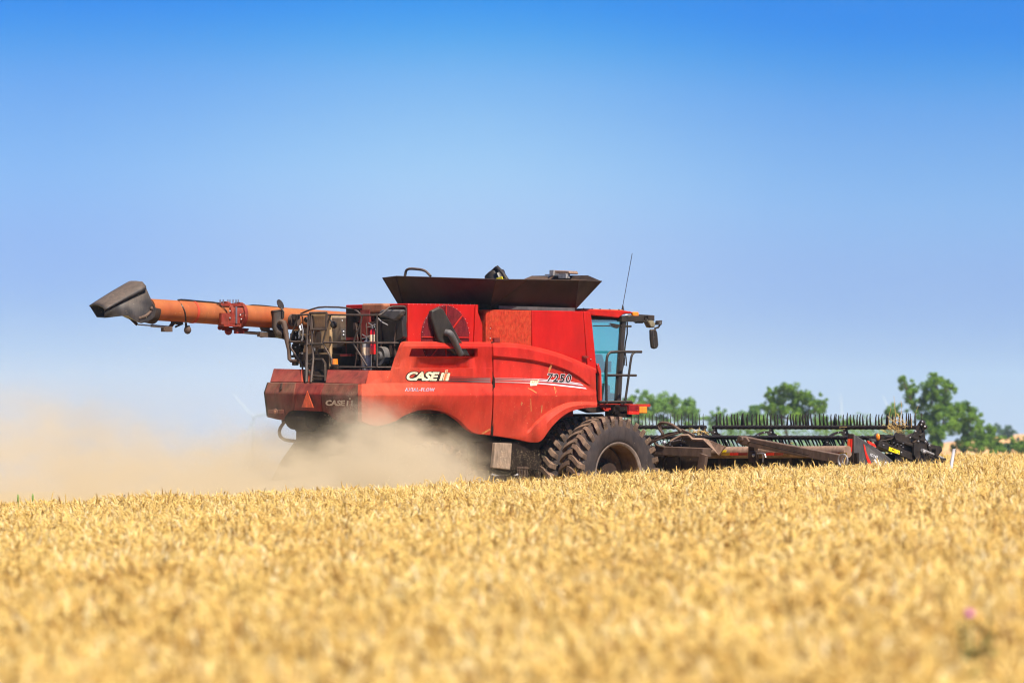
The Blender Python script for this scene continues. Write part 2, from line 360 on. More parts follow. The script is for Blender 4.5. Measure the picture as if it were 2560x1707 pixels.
# ================================================================== setting
def softplus(x, k): return k*math.log1p(math.exp(min(60, x/k))) if x/k < 60 else x
def ground_z(X, Y):
    xs = 22*math.tanh(X/22)
    z = -1.935 + .033*xs - .0011*xs*xs - .0125*softplus(Y-128, 6)
    z += .03*math.sin(X*.33+1.1+Y*.05)*math.exp(-max(0, Y-140)/40) * (1 if Y > 20 else .3)
    return z
def hz(nm, ys, xs, fn, m):
    bm = bmesh.new(); g = [[bm.verts.new((x, y, fn(x, y))) for x in xs] for y in ys]
    for i in range(len(ys)-1):
        for j in range(len(xs)-1): bm.faces.new((g[i][j], g[i][j+1], g[i+1][j+1], g[i+1][j]))
    me = bpy.data.meshes.new(nm); bm.to_mesh(me); bm.free()
    return link(nm, me, m, None, 60)
def ground_mat():
    m, t, b = new_mat('stubble_soil'); b.inputs['Roughness'].default_value = .95
    tc = t.nodes.new('ShaderNodeTexCoord')
    a = t.nodes.new('ShaderNodeTexNoise'); a.inputs['Scale'].default_value = 3.5; a.inputs['Detail'].default_value = 8
    c = t.nodes.new('ShaderNodeTexNoise'); c.inputs['Scale'].default_value = .01; c.inputs['Detail'].default_value = 4
    t.links.new(tc.outputs['Object'], a.inputs['Vector']); t.links.new(tc.outputs['Object'], c.inputs['Vector'])
    r = t.nodes.new('ShaderNodeValToRGB'); r.color_ramp.elements[0].color = (.22,.13,.06,1); r.color_ramp.elements[1].color = (.55,.37,.16,1)
    r.color_ramp.elements[0].position = .3; r.color_ramp.elements[1].position = .65
    t.links.new(a.outputs['Fac'], r.inputs[0])
    r2 = t.nodes.new('ShaderNodeValToRGB'); r2.color_ramp.elements[0].color = (.8,1,.7,1); r2.color_ramp.elements[1].color = (1,1,1,1)
    t.links.new(c.outputs['Fac'], r2.inputs[0])
    mx = t.nodes.new('ShaderNodeMix'); mx.data_type = 'RGBA'; mx.blend_type = 'MULTIPLY'; mx.inputs['Factor'].default_value = 1
    t.links.new(r.outputs[0], mx.inputs['A']); t.links.new(r2.outputs[0], mx.inputs['B']); t.links.new(mx.outputs['Result'], b.inputs['Base Color'])
    bp = t.nodes.new('ShaderNodeBump'); bp.inputs['Distance'].default_value = .05; t.links.new(a.outputs['Fac'], bp.inputs['Height']); t.links.new(bp.outputs[0], b.inputs['Normal'])
    return m
ys = [-20+4*i for i in range(45)] + [160*1.12**i for i in range(1, 35)]
ys = [y for y in ys if y < 7700] + [7800]
xs = [-1500, -900, -500, -250, -120, -60, -40] + [-30+2*i for i in range(31)] + [40, 60, 120, 250, 500, 900, 1500]
tag(hz('ground', ys, xs, ground_z, ground_mat()), 'stubble and soil of the harvested field falling away to the horizon', 'ground', kind='structure')

# golden hill on the right, far behind the trees
HY = 1150.0
def hill_z(x, y):
    prof = [(2000, 1180), (2200, 1150), (2330, 1112), (2400, 1103), (2480, 1091), (2560, 1085), (2700, 1078), (3000, 1076), (3400, 1100), (3800, 1160)]
    u = 1280 + x/HY*F; v = interp(prof, u)[0]
    top = -(v-VH)/F*HY
    t = min(1, abs(y-HY)/330)
    return ground_z(x, y)-2 + (top-(ground_z(x, y)-2))*(1-t*t*(3-2*t))
def hill_mat():
    m, t, b = new_mat('golden_hillside'); b.inputs['Roughness'].default_value = .95
    tc = t.nodes.new('ShaderNodeTexCoord'); a = t.nodes.new('ShaderNodeTexNoise'); a.inputs['Scale'].default_value = .12; a.inputs['Detail'].default_value = 8
    t.links.new(tc.outputs['Object'], a.inputs['Vector'])
    r = t.nodes.new('ShaderNodeValToRGB'); r.color_ramp.elements[0].position = .35; r.color_ramp.elements[1].position = .6
    r.color_ramp.elements[0].color = (.42,.20,.06,1); r.color_ramp.elements[1].color = (.62,.35,.12,1)
    t.links.new(a.outputs['Fac'], r.inputs[0]); t.links.new(r.outputs[0], b.inputs['Base Color']); return m
tag(hz('hill', [HY-330+30*i for i in range(23)], [60+4*i for i in range(40)], hill_z, hill_mat()), 'golden harvested hillside rising behind the trees', 'hill', kind='structure')

# ------------------------------------------------------------------ wheat
def wheat_mat():
    m, t, b = new_mat('ripe_wheat'); b.inputs['Roughness'].default_value = .65
    at = t.nodes.new('ShaderNodeAttribute'); at.attribute_name = 'tint'
    oi = t.nodes.new('ShaderNodeObjectInfo')
    r = t.nodes.new('ShaderNodeValToRGB'); e = r.color_ramp.elements
    e[0].color = (.36,.19,.04,1); e[1].color = (.96,.87,.58,1); e[0].position = 0; e[1].position = 1
    for p, c in ((.12, (.62,.40,.12,1)), (.5, (.86,.645,.205,1)), (.85, (.91,.745,.325,1))): q = e.new(p); q.color = c
    t.links.new(at.outputs['Fac'], r.inputs[0])
    mx = t.nodes.new('ShaderNodeMix'); mx.data_type = 'RGBA'; mx.blend_type = 'MULTIPLY'; mx.inputs['Factor'].default_value = .35
    r2 = t.nodes.new('ShaderNodeValToRGB'); r2.color_ramp.elements[0].color = (.85,.74,.55,1); r2.color_ramp.elements[1].color = (1,1,1,1)
    t.links.new(oi.outputs['Random'], r2.inputs[0])
    pn = t.nodes.new('ShaderNodeTexNoise'); pn.inputs['Scale'].default_value = .55; pn.inputs['Detail'].default_value = 3; t.links.new(oi.outputs['Location'], pn.inputs['Vector'])
    pm = t.nodes.new('ShaderNodeValToRGB'); pm.color_ramp.elements[0].position = .38; pm.color_ramp.elements[1].position = .62; pm.color_ramp.elements[0].color = (.86,.76,.58,1); pm.color_ramp.elements[1].color = (1,1,1,1); t.links.new(pn.outputs['Fac'], pm.inputs[0])
    mxp = t.nodes.new('ShaderNodeMix'); mxp.data_type = 'RGBA'; mxp.blend_type = 'MULTIPLY'; mxp.inputs['Factor'].default_value = 1
    t.links.new(r2.outputs[0], mxp.inputs['A']); t.links.new(pm.outputs[0], mxp.inputs['B'])
    t.links.new(r.outputs[0], mx.inputs['A']); t.links.new(mxp.outputs['Result'], mx.inputs['B']); mx.inputs['Factor'].default_value = .7
    t.links.new(mx.outputs['Result'], b.inputs['Base Color'])
    tl = t.nodes.new('ShaderNodeBsdfTranslucent'); t.links.new(mx.outputs['Result'], tl.inputs['Color'])
    ms = t.nodes.new('ShaderNodeMixShader'); ms.inputs[0].default_value = .38
    out = t.nodes['Material Output']
    t.links.new(b.outputs[0], ms.inputs[1]); t.links.new(tl.outputs[0], ms.inputs[2]); t.links.new(ms.outputs[0], out.inputs['Surface'])
    return m
MW = wheat_mat()
def tuft(idx, n=34, size=.32):
    vs, fs, ti = [], [], []
    rnd = random.Random(100+idx)
    def ring_tube(pts, rad, k, tint):
        b = len(vs)
        for i, p in enumerate(pts):
            t = (pts[min(i+1, len(pts)-1)]-pts[max(i-1, 0)]).normalized()
            n1 = t.orthogonal().normalized(); n2 = t.cross(n1)
            for j in range(k):
                a = 2*PI*j/k + (i*PI/k)
                vs.append(p + (n1*math.cos(a)+n2*math.sin(a))*rad[i]); ti.append(tint)
        for i in range(len(pts)-1):
            for j in range(k): fs.append((b+i*k+j, b+i*k+(j+1) % k, b+(i+1)*k+(j+1) % k, b+(i+1)*k+j))
    for q in range(n):
        x, y = (rnd.random()-.5)*size*1.25, (rnd.random()-.5)*size*1.25
        h = .90+rnd.gauss(0, .034); az = rnd.random()*2*PI; lean = rnd.uniform(.02, .12)
        d = Vector((math.cos(az), math.sin(az), 0)); tint = min(1, max(0, rnd.gauss(.52, .24)))
        if rnd.random() < .05: tint = 0
        base = Vector((x, y, 0)); top = base + d*lean*1.3 + Vector((0, 0, h-.06))
        st = [base, base.lerp(top, .5)+d*(-.01), top]
        ring_tube(st, [.0028, .0025, .002], 3, tint*.8+.05)
        # ear: droops over
        droop = rnd.choice((.2, .6, 1.1, 1.6, 2.0, 2.4)); el = rnd.uniform(.085, .115)
        p = top.copy(); dirv = (Vector((0, 0, 1)) + d*.25).normalized(); pts = [p]; side = d.cross(Vector((0, 0, 1)))
        K = 7
        for i in range(K):
            dirv = (Matrix.Rotation(-droop/K, 3, side) @ dirv) if side.length else dirv
            p = p + dirv*el/K; pts.append(p.copy())
        rad = [.003] + [(.0098 if i % 2 else .0072)*(1-.5*(i/K)**2) for i in range(1, K)] + [.002]
        ring_tube(pts, rad, 5, tint)
        for i in range(9):      # awns
            s_ = pts[1+rnd.randrange(K-1)]; ad = (dirv*1.0 + Vector((rnd.gauss(0, .3), rnd.gauss(0, .3), rnd.gauss(0, .3)))).normalized()
            e = s_ + ad*rnd.uniform(.05, .085); o = ad.orthogonal().normalized()*.0011
            b = len(vs); vs.extend([s_-o, s_+o, e]); ti.extend([min(1, tint+.2)]*3); fs.append((b, b+1, b+2))
    for q in range(int(n*.55)):    # dry leaves
        x, y = (rnd.random()-.5)*size*1.2, (rnd.random()-.5)*size*1.2; az = rnd.random()*2*PI
        d = Vector((math.cos(az), math.sin(az), 0)); z0 = rnd.uniform(.35, .82); tint = rnd.uniform(.2, .9); L_ = rnd.uniform(.12, .22)
        p = Vector((x, y, z0)); wv = d.cross(Vector((0, 0, 1)))*.005; b = len(vs)
        for i in range(5):
            s_ = i/4; c = p + d*L_*s_*.7 + Vector((0, 0, L_*(.8*s_-1.2*s_*s_))); ww = wv*(1-s_*.85)
            vs.extend([c-ww, c+ww]); ti.extend([tint]*2)
        for i in range(4): fs.append((b+2*i, b+2*i+1, b+2*i+3, b+2*i+2))
    me = bpy.data.meshes.new('wheat_tuft'); me.from_pydata([tuple(v) for v in vs], [], fs)
    at = me.attributes.new('tint', 'FLOAT', 'POINT'); at.data.foreach_set('value', ti)
    me.materials.append(MW)
    return bpy.data.objects.new('wheat_tuft', me)
wc = bpy.data.collections.new('wheat_tufts')
NT = 10
for i in range(NT): wc.objects.link(tuft(i))
CUT = S(2385, 1160, 6.18)
def uncut(X, Y):
    dx, dy = X-OX, Y-OY
    l = dx*CA + dy*SA; r = dx*SA - dy*CA
    return r > 6.35 or l > 4.6
pts = []; Y = 17.0
rnd = random.Random(3)
while Y < 150:
    step = .30 if Y < 100 else .34
    X0, X1 = -.0914*Y*1.06-3, .0914*Y*1.06+3
    X = X0
    while X < X1:
        x, y = X+rnd.uniform(-.12, .12), Y+rnd.uniform(-.12, .12)
        if uncut(x, y) and (y < 112 or x > 3.0) and not (abs(x-.0817*y) < .27 and 18.0 < y < 23.8): pts.append((x, y, ground_z(x, y)-.02))
        X += step
    Y += step
me = bpy.data.meshes.new('wheat_field'); me.from_pydata(pts, [], [])
at = me.attributes.new('rz', 'FLOAT', 'POINT'); at.data.foreach_set('value', [rnd.random()*2*PI for _ in pts])
at = me.attributes.new('sc', 'FLOAT', 'POINT'); at.data.foreach_set('value', [1.0+.05*math.sin(p[0]*1.9+p[1]*.8)+rnd.gauss(0, .035) for p in pts])
at = me.attributes.new('rx', 'FLOAT', 'POINT'); at.data.foreach_set('value', [.10*math.sin(p[0]*.9+p[1]*.37)+rnd.gauss(0, .07) for p in pts])
at = me.attributes.new('ry', 'FLOAT', 'POINT'); at.data.foreach_set('value', [.10*math.sin(p[0]*.5-p[1]*.8)+rnd.gauss(0, .07) for p in pts])
at = me.attributes.new('ix', 'INT', 'POINT'); at.data.foreach_set('value', [rnd.randrange(NT) for _ in pts])
wheat = bpy.data.objects.new('wheat_field', me); COL.objects.link(wheat)
g = bpy.data.node_groups.new('scatter_wheat', 'GeometryNodeTree')
g.interface.new_socket('Geometry', in_out='INPUT', socket_type='NodeSocketGeometry'); g.interface.new_socket('Geometry', in_out='OUTPUT', socket_type='NodeSocketGeometry')
gi = g.nodes.new('NodeGroupInput'); go = g.nodes.new('NodeGroupOutput'); iop = g.nodes.new('GeometryNodeInstanceOnPoints'); ci = g.nodes.new('GeometryNodeCollectionInfo')
ci.inputs['Collection'].default_value = wc; ci.inputs['Separate Children'].default_value = True; ci.inputs['Reset Children'].default_value = True
def named(nm, ty):
    n = g.nodes.new('GeometryNodeInputNamedAttribute'); n.data_type = ty; n.inputs['Name'].default_value = nm; return n
a_rz, a_sc, a_ix = named('rz', 'FLOAT'), named('sc', 'FLOAT'), named('ix', 'INT')
cx = g.nodes.new('ShaderNodeCombineXYZ'); g.links.new(a_rz.outputs['Attribute'], cx.inputs['Z']); g.links.new(named('rx', 'FLOAT').outputs['Attribute'], cx.inputs['X']); g.links.new(named('ry', 'FLOAT').outputs['Attribute'], cx.inputs['Y'])
g.links.new(gi.outputs[0], iop.inputs['Points']); g.links.new(ci.outputs[0], iop.inputs['Instance']); iop.inputs['Pick Instance'].default_value = True
g.links.new(a_ix.outputs['Attribute'], iop.inputs['Instance Index']); g.links.new(cx.outputs[0], iop.inputs['Rotation']); g.links.new(a_sc.outputs['Attribute'], iop.inputs['Scale'])
g.links.new(iop.outputs[0], go.inputs[0])
md = wheat.modifiers.new('scatter', 'NODES'); md.node_group = g
tag(wheat, 'ripe golden wheat standing in the uncut field in front of the combine', 'wheat', kind='stuff')

# ================================================================== combine harvester
CMB = empty('combine_harvester', (OX, OY, OZ), A)
tag(CMB, 'large red combine harvester with dusty rear hood working at the edge of the wheat', 'combine harvester')
Rt = Vector((0, -1, 0)); Lf = Vector((0, 1, 0)); Fw = Vector((1, 0, 0)); Up = Vector((0, 0, 1))

# ---- side panels
def slot(u, v): return 871 < v < 890.5 and 1029 < u + (v-871)*.35 < 1197
def recess(rows):
    out = []
    for row in rows:
        r2 = []
        for (u, v, r) in row: r2.append((u, v, r))
        out.append(r2)
    return out
rear_rows = [
 [(1014, 853, 1.44), (1228, 855, 1.44)],
 [(1011, 857, 1.50), (1228, 858.5, 1.50)],
 [(1007, 865, 1.53), (1229, 867, 1.53)],
 [(1005, 871.2, 1.525), (1229, 871.5, 1.525)],
 [(998, 890.3, 1.52), (1230, 890.5, 1.52)],
 [(996, 893, 1.51), (1040, 894, 1.51), (1055, 894, 1.47), (1165, 894, 1.47), (1190, 894, 1.51), (1230, 894, 1.51)],
 [(988, 919.5, 1.51), (1030, 920, 1.51), (1048, 920, 1.41), (1160, 920, 1.41), (1180, 920, 1.51), (1231, 920, 1.51)],
 [(987.5, 921, 1.52), (1231, 921, 1.52)],
 [(979, 946, 1.515), (1231, 946, 1.515)],
 [(971, 957, 1.515), (1231, 959, 1.515)],
 [(904, 960, 1.53), (1231, 961, 1.53)],
 [(904, 974, 1.59), (1231, 975, 1.59)],
 [(904, 986, 1.635), (1231, 987, 1.635)],
 [(904, 990, 1.635), (1231, 990, 1.635)],
 [(904, 1012, 1.58), (1231, 1012, 1.58)],
 [(904, 1035, 1.54), (960, 1045, 1.53), (1020, 1027, 1.545), (1074, 1016, 1.555), (1120, 1024, 1.55), (1160, 1040, 1.54), (1195, 1058, 1.52), (1228, 1062, 1.515)],
 [(904, 1052, 1.50), (940, 1064, 1.50), (985, 1054, 1.50), (1010, 1039, 1.51), (1042, 1027, 1.52), (1074, 1024, 1.52), (1113, 1030, 1.52), (1148, 1050, 1.50), (1172, 1073, 1.48), (1190, 1083, 1.475), (1226, 1087, 1.475)],
]
me = rowsurf(rear_rows, 84, S, slot, .10)
RP = link('rear_side_panel', me, 'red', CMB, 32)
front_rows = [
 [(1233, 855, 1.44), (1290, 858.5, 1.44), (1340, 867, 1.44), (1393, 881, 1.44), (1440, 899, 1.44), (1489, 921, 1.44)],
 [(1233, 858.5, 1.51), (1290, 862, 1.51), (1340, 870.5, 1.51), (1393, 884.5, 1.51), (1440, 902.5, 1.51), (1489, 925, 1.51)],
 [(1233, 867, 1.56), (1290, 870, 1.56), (1340, 878.5, 1.56), (1393, 892.5, 1.56), (1440, 911, 1.56), (1489, 936, 1.54)],
 [(1234, 889, 1.57), (1290, 894, 1.57), (1350, 903, 1.57), (1411, 921, 1.57), (1448, 941, 1.57), (1472, 960, 1.56), (1490, 966, 1.55)],
 [(1234, 895, 1.525), (1290, 900, 1.525), (1350, 909, 1.525), (1411, 927, 1.525), (1448, 947, 1.53), (1472, 965, 1.54), (1490, 972, 1.55)],
 [(1235, 960, 1.525), (1350, 961, 1.525), (1430, 965, 1.525), (1470, 972, 1.54), (1491, 980, 1.55)],
 [(1235, 974, 1.58), (1350, 974.5, 1.58), (1430, 976, 1.58), (1472, 980, 1.57), (1491, 983, 1.56)],
 [(1235, 987, 1.63), (1350, 987, 1.63), (1430, 987, 1.615), (1474, 987, 1.59), (1491, 987, 1.565)],
 [(1235, 990, 1.632), (1350, 990, 1.632), (1430, 990, 1.615), (1474, 990, 1.59), (1491, 990, 1.565)],
 [(1233, 1035, 1.545), (1318, 1036, 1.55), (1345, 1030, 1.565), (1375, 1012, 1.59), (1412, 1000, 1.60), (1449, 998, 1.592), (1492, 1000, 1.565)],
 [(1231, 1072, 1.50), (1290, 1080, 1.50), (1318, 1076, 1.52), (1338, 1054, 1.55), (1375, 1025, 1.575), (1412, 1008, 1.59), (1449, 1003, 1.588), (1493, 1005, 1.57)],
 [(1231, 1076, 1.495), (1290, 1085, 1.495), (1320, 1083, 1.54), (1342, 1060, 1.62), (1377, 1030, 1.64), (1413, 1012, 1.64), (1449, 1006, 1.63), (1493, 1008, 1.60)],
 [(1230, 1082, 1.485), (1290, 1092, 1.49), (1326, 1094, 1.54), (1348, 1080, 1.64), (1379, 1046, 1.69), (1414, 1022, 1.69), (1449, 1013, 1.68), (1493, 1012, 1.62)],
 [(1230, 1087.5, 1.475), (1291, 1097, 1.48), (1330, 1105, 1.52), (1353, 1101, 1.60), (1380, 1066, 1.68), (1414, 1035, 1.68), (1449, 1022, 1.67), (1493, 1017, 1.62)],
]
me = rowsurf(front_rows, 76, S, None, .12)
FP = link('front_side_panel', me, 'red', CMB, 32)
# opposite side, same panels mirrored
def left_side(u, v, r):
    p = S(u, v, r); p.x = max(p.x, -4.55); t = min(1, max(0, (-3.4-p.x)/1.6))
    return Vector((p.x, -p.y*(1-.42*t*t*(3-2*t)), p.z))
for nm, rows in (('rear_side_panel', rear_rows[8:]), ('front_side_panel', front_rows)):
    me = rowsurf(rows, 30, left_side, None, .1, (0, -1, 0))
    link(nm, me, 'red_mud', CMB, 32)
# dark strip standing in for the shaded gap between the two panels
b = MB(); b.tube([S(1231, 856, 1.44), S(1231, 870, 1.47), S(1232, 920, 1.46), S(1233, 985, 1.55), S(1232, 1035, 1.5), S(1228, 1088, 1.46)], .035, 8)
b.build('panel_gap_strip', 'dark', CMB)
bvh_o = [RP, FP]
def bvh_of(objs):
    vs, fs = [], []
    for o in objs:
        k = len(vs); vs += [v.co.copy() for v in o.data.vertices]; fs += [tuple(k+i for i in p.vertices) for p in o.data.polygons]
    return BVHTree.FromPolygons(vs, fs)
CAML = Vector(( (0-OX)*CA + (0-OY)*SA, -(0-OX)*SA + (0-OY)*CA, -OZ))
def projector(tree, off, d=Vector((0, -1, 0))):
    def f(u, v):
        p = S(u, v, 1.5); dr = (p-CAML).normalized()
        h = tree.ray_cast(CAML, dr, 500)
        q = h[0] if h[0] is not None else p
        return q + d*off
    return f
def refine(poly_pts, step=6):
    out = []
    n = len(poly_pts)
    for i in range(n):
        a, b_ = poly_pts[i], poly_pts[(i+1) % n]; L_ = math.hypot(a[0]-b_[0], a[1]-b_[1]); k = max(1, int(L_/step))
        for j in range(k): out.append((a[0]+(b_[0]-a[0])*j/k, a[1]+(b_[1]-a[1])*j/k))
    return out
def strip(top, bot, n, f, mb, mi=0):
    vs = []
    for i in range(n+1):
        t = i/n
        u = top[0][0]+(top[-1][0]-top[0][0])*t; u2 = bot[0][0]+(bot[-1][0]-bot[0][0])*t
        vs += [f(u, interp(top, u)[0]), f(u2, interp(bot, u2)[0])]
    mb.add(vs, [(2*i, 2*i+1, 2*i+3, 2*i+2) for i in range(n)], mi)
side = bvh_of(bvh_o)
P2, P3, P4 = projector(side, .004), projector(side, .008), projector(side, .012)
# ---- swoosh stripes
b = MB()
strip([(1124, 941.4), (1226, 944.2)], [(1124, 942.4), (1226, 945.2)], 20, P2, b)
strip([(1124, 945.2), (1226, 947.0)], [(1124, 948.0), (1226, 950.2)], 20, P2, b)
strip([(1120, 950.0), (1226, 952.4)], [(1120, 953.8), (1226, 956.6)], 20, P2, b)
b.build('stripe_decal', 'stripe', bvh_o[0], 0, fix=False)
b = MB()
strip([(1237, 944.5), (1320, 946.0), (1366, 948.2), (1419, 953.2), (1452, 958.2)], [(1237, 946.2), (1320, 947.4), (1366, 950.2), (1419, 955.4), (1454, 959.6)], 34, P2, b)
strip([(1237, 947.6), (1320, 950.0), (1366, 951.8), (1419, 956.6), (1456, 961.4)], [(1237, 949.6), (1320, 951.8), (1366, 954.2), (1419, 959.0), (1459, 964.2)], 34, P2, b)
strip([(1237, 952.6), (1320, 955.6), (1366, 958.0), (1419, 963.4), (1462, 968.6)], [(1237, 955.4), (1320, 958.2), (1366, 961.2), (1419, 966.6), (1467, 972.2)], 34, P2, b)
b.build('stripe_decal', 'stripe', bvh_o[1], 0, fix=False)
# ---- lettering
def text_mesh(txt, off=0., shear=0., space=1.):
    c = bpy.data.curves.new('lettering', 'FONT'); c.body = txt; c.size = 1; c.shear = shear; c.offset = off; c.space_character = space
    c.resolution_u = 3
    o = bpy.data.objects.new('lettering', c); COL.objects.link(o)
    me = bpy.data.meshes.new_from_object(o.evaluated_get(bpy.context.evaluated_depsgraph_get()))
    bpy.data.objects.remove(o); bpy.data.curves.remove(c)
    return [v.co.copy() for v in me.vertices], [tuple(p.vertices) for p in me.polygons]
def lettering(name, txt, quad, f, m, parent, off=0., shear=0., space=1., fit=None):
    """quad: pixel corners TL, TR, BR, BL of the box of the un-emboldened text"""
    v0, _ = text_mesh(txt, 0.0, shear, space)
    vs, fs = text_mesh(txt, off, shear, space)
    x0, x1 = min(v.x for v in v0), max(v.x for v in v0); y0, y1 = min(v.y for v in v0), max(v.y for v in v0)
    out = []
    for v in vs:
        s, t = (v.x-x0)/(x1-x0), (y1-v.y)/(y1-y0)
        u = (quad[0][0]*(1-s)+quad[1][0]*s)*(1-t)+(quad[3][0]*(1-s)+quad[2][0]*s)*t
        w_ = (quad[0][1]*(1-s)+quad[1][1]*s)*(1-t)+(quad[3][1]*(1-s)+quad[2][1]*s)*t
        out.append(f(u, w_))
    b = MB(); b.add(out, fs); return b.build(name, m, parent, 0, fix=False)
def poly(mb, pts, f, mi=0):
    mb.add([f(*p) for p in pts], [tuple(range(len(pts)))], mi)
q = [m1(345, 280), m1(1050, 285), m1(1010, 455), m1(330, 450)]
q = [(a[0]+0, a[1]) for a in q]
lettering('logo_outline', 'CASE', [m1(338, 272), m1(1052, 280), m1(1052, 460), m1(338, 450)], P2, 'decal_black', RP, .11, .3, .93)
lettering('logo_letters', 'CASE', [m1(338, 272), m1(1052, 280), m1(1052, 460), m1(338, 450)], P3, 'cream', RP, .042, .32, .93)
b = MB()
poly(b, [m1(1105, 275), m1(1190, 280), m1(1200, 215), m1(1268, 215), m1(1258, 282), m1(1320, 285), m1(1275, 478), m1(1040, 475)], P2, 0)
poly(b, [m1(540, 330), m1(1110, 335), m1(1060, 476), m1(380, 462)], P2, 0)
poly(b, [m1(1118, 287), m1(1172, 288), m1(1118, 466), m1(1060, 464)], P3, 1)
poly(b, [m1(1255, 292), m1(1312, 294), m1(1266, 468), m1(1206, 467)], P3, 1)
poly(b, [m1(1205, 222), m1(1260, 223), m1(1250, 276), m1(1195, 275)], P3, 1)
poly(b, [m1(1180, 292), m1(1243, 294), m1(1196, 467), m1(1132, 466)], P4, 1)
poly(b, [m1(1192, 300), m1(1232, 302), m1(1186, 462), m1(1145, 461)], lambda u, v: P4(u, v)+Rt*.004, 2)
poly(b, [m1(1228+22*math.cos(a*PI/6), 247+18*math.sin(a*PI/6)) for a in range(12)], P4, 2)
b.build('logo_emblem', ['decal_black', 'cream', 'orange'], RP, 0, fix=False)
qa = [m1(295, 628), m1(965, 636), m1(965, 706), m1(295, 700)]
lettering('lettering_outline', 'AXIAL-FLOW', qa, P2, 'white', RP, .035, .1, 1.12)
lettering('lettering', 'AXIAL-FLOW', qa, P3, 'decal_navy', RP, .0, .1, 1.12)
q7 = [m2(620, 440), m2(1395, 478), m2(1395, 730), m2(620, 690)]
lettering('lettering_outline', '7250', q7, P3, 'white', FP, .05, .2, 1.12)
lettering('lettering', '7250', q7, P4, 'decal_black', FP, .015, .2, 1.12)
b = MB(); poly(b, refine([m2(85, 655), m2(290, 655), m2(350, 630), m2(350, 690), m2(310, 740), m2(275, 830), m2(65, 840), m2(50, 750)]), P3, 0); b.build('badge', 'cream', FP, 0, fix=False)
lettering('badge_lettering', 'AFS', [m2(95, 680), m2(280, 680), m2(265, 760), m2(80, 760)], P4, 'creamd', FP, .01, .2)
# caked chaff streaks on the panel
b = MB()
for pts_ in ([m2(745, 110), m2(810, 95), m2(760, 250), m2(700, 395), m2(650, 400), m2(680, 250)], [m2(840, 860), m2(870, 860), m2(930, 1000), m2(950, 1170), m2(900, 1185), m2(885, 1050)],
             [m2(0, 905), m2(110, 945), m2(290, 1060), m2(260, 1080), m2(120, 985), m2(0, 930)], [c4(905, 985), c4(990, 935), c4(1000, 950), c4(920, 995)],
             [c4(1310, 665), c4(1325, 675), c4(1312, 710), c4(1304, 690)], [c4(1515, 700), c4(1525, 702), c4(1518, 780), c4(1508, 775)], [c4(1400, 600), c4(1406, 600), c4(1414, 760), c4(1406, 770)]):
    poly(b, pts_, P2)
rs = random.Random(5)
for i in range(330):
    u = rs.uniform(985, 1488); v = rs.choice((rs.uniform(925, 1090), rs.uniform(1010, 1085), rs.uniform(1000, 1090)))
    if 1228 < u < 1236: continue
    h = P2(u, v)
    if abs(h.y+1.53) > .2: continue
    s1, s2 = rs.uniform(.3, .8), rs.uniform(.4, 1.3); an = rs.uniform(-.6, .6)
    poly(b, [(u+s1*math.cos(a)*.7+s2*math.sin(a)*an, v+s2*math.sin(a)) for a in (0, 1.5, 3.1, 4.6)], P2)
chm = mat('caked_chaff', (.42, .20, .06), .8, dust=.5, dcol=(.50,.13,.05), scale=20)
b.build('chaff_specks', chm, FP, 0, fix=False)['kind'] = 'stuff'

# ---- rotary screen box (upper rear)
bx = MB()
PA = [S(1020, 860, 1.36), S(1020, 759, 1.36), S(1186, 761, 1.36), S(1196, 800, 1.36), S(1196, 860, 1.36)]
xr, xf = S(1020, 800, 1.36).x, S(1196, 800, 1.36).x; zt = S(1100, 760, 1.36).z; zb = 2.35
bx.box(((xr+xf)/2, -.52, (zt+zb)/2), (xf-xr, 1.68, zt-zb))
bx.build('screen_housing', 'red_clean', CMB, 30, bevel=.012)
b = MB(); b.box((xr-.012, -.52, (zt+zb)/2-.02), (.02, 1.6, zt-zb-.1)); b.build('housing_rear_plate', 'dark', CMB, 0)
# folded fin at the housing's front edge
b = MB(); b.prism([S(1187, 763, 1.37), S(1204, 811, 1.37), S(1204, 858, 1.37), S(1183, 858, 1.37)], (0, -.02, 0)); b.build('side_fin', 'red', CMB, 0)
b = MB(); b.box((S(1208, 800, 1.25).x, -.6, (zt+zb)/2), (.42, 1.2, zt-zb+.0)); b.build('recess_plate', 'dark', CMB, 0)
cen = S(1114, 843, 1.375); RR = .57
b = MB(); b.lathe(cen+Lf*.02, Rt, [(0, .001), (.02, .001), (.022, RR-.02), (0, RR)], 48); o = b.build('rotary_screen', 'red_deep', CMB)
b = MB()
for k in range(8):
    a = PI/2 + k*PI/4
    d = Vector((math.cos(a), 0, math.sin(a)))
    if k == 1 or k == 2: pass
    b.beam(cen+Rt*.012+d*.1, cen+Rt*.012+d*(RR-.01), .02, .018, (0, 1, 0))
b.build('screen_spoke', 'red', o, 0)
b = MB()
for k in range(40):
    a = 2*PI*k/40; b.sphere(cen+Rt*.012+Vector((math.cos(a), 0, math.sin(a)))*(RR-.012), .0055, 4)
b.build('rivet', 'chrome', o, 30)
b = MB()
for k in range(16): b.sphere(S(1022+k*11, 761, 1.36), .006, 4)
b.build('rivet', 'chrome', CMB, 30)
# vacuum arm over the screen
b = MB()
p = [S(*c3(497, 520), 1.40), S(*c3(570, 488), 1.40), S(*c3(605, 505), 1.40), S(*c3(770, 800), 1.40), S(*c3(860, 945), 1.40), S(*c3(735, 945), 1.40), S(*c3(560, 800), 1.40), S(*c3(492, 580), 1.40)]
b.prism(p, (0, -.10, 0)); o = b.build('suction_arm', 'black', CMB, 30, bevel=.02)
b = MB(); b.tube([S(*c3(660, 725), 1.53), S(*c3(700, 730), 1.60), S(*c3(735, 790), 1.58), S(*c3(800, 930), 1.50)], .06, 12, smooth=2); b.build('suction_duct', 'grey', o, 50)

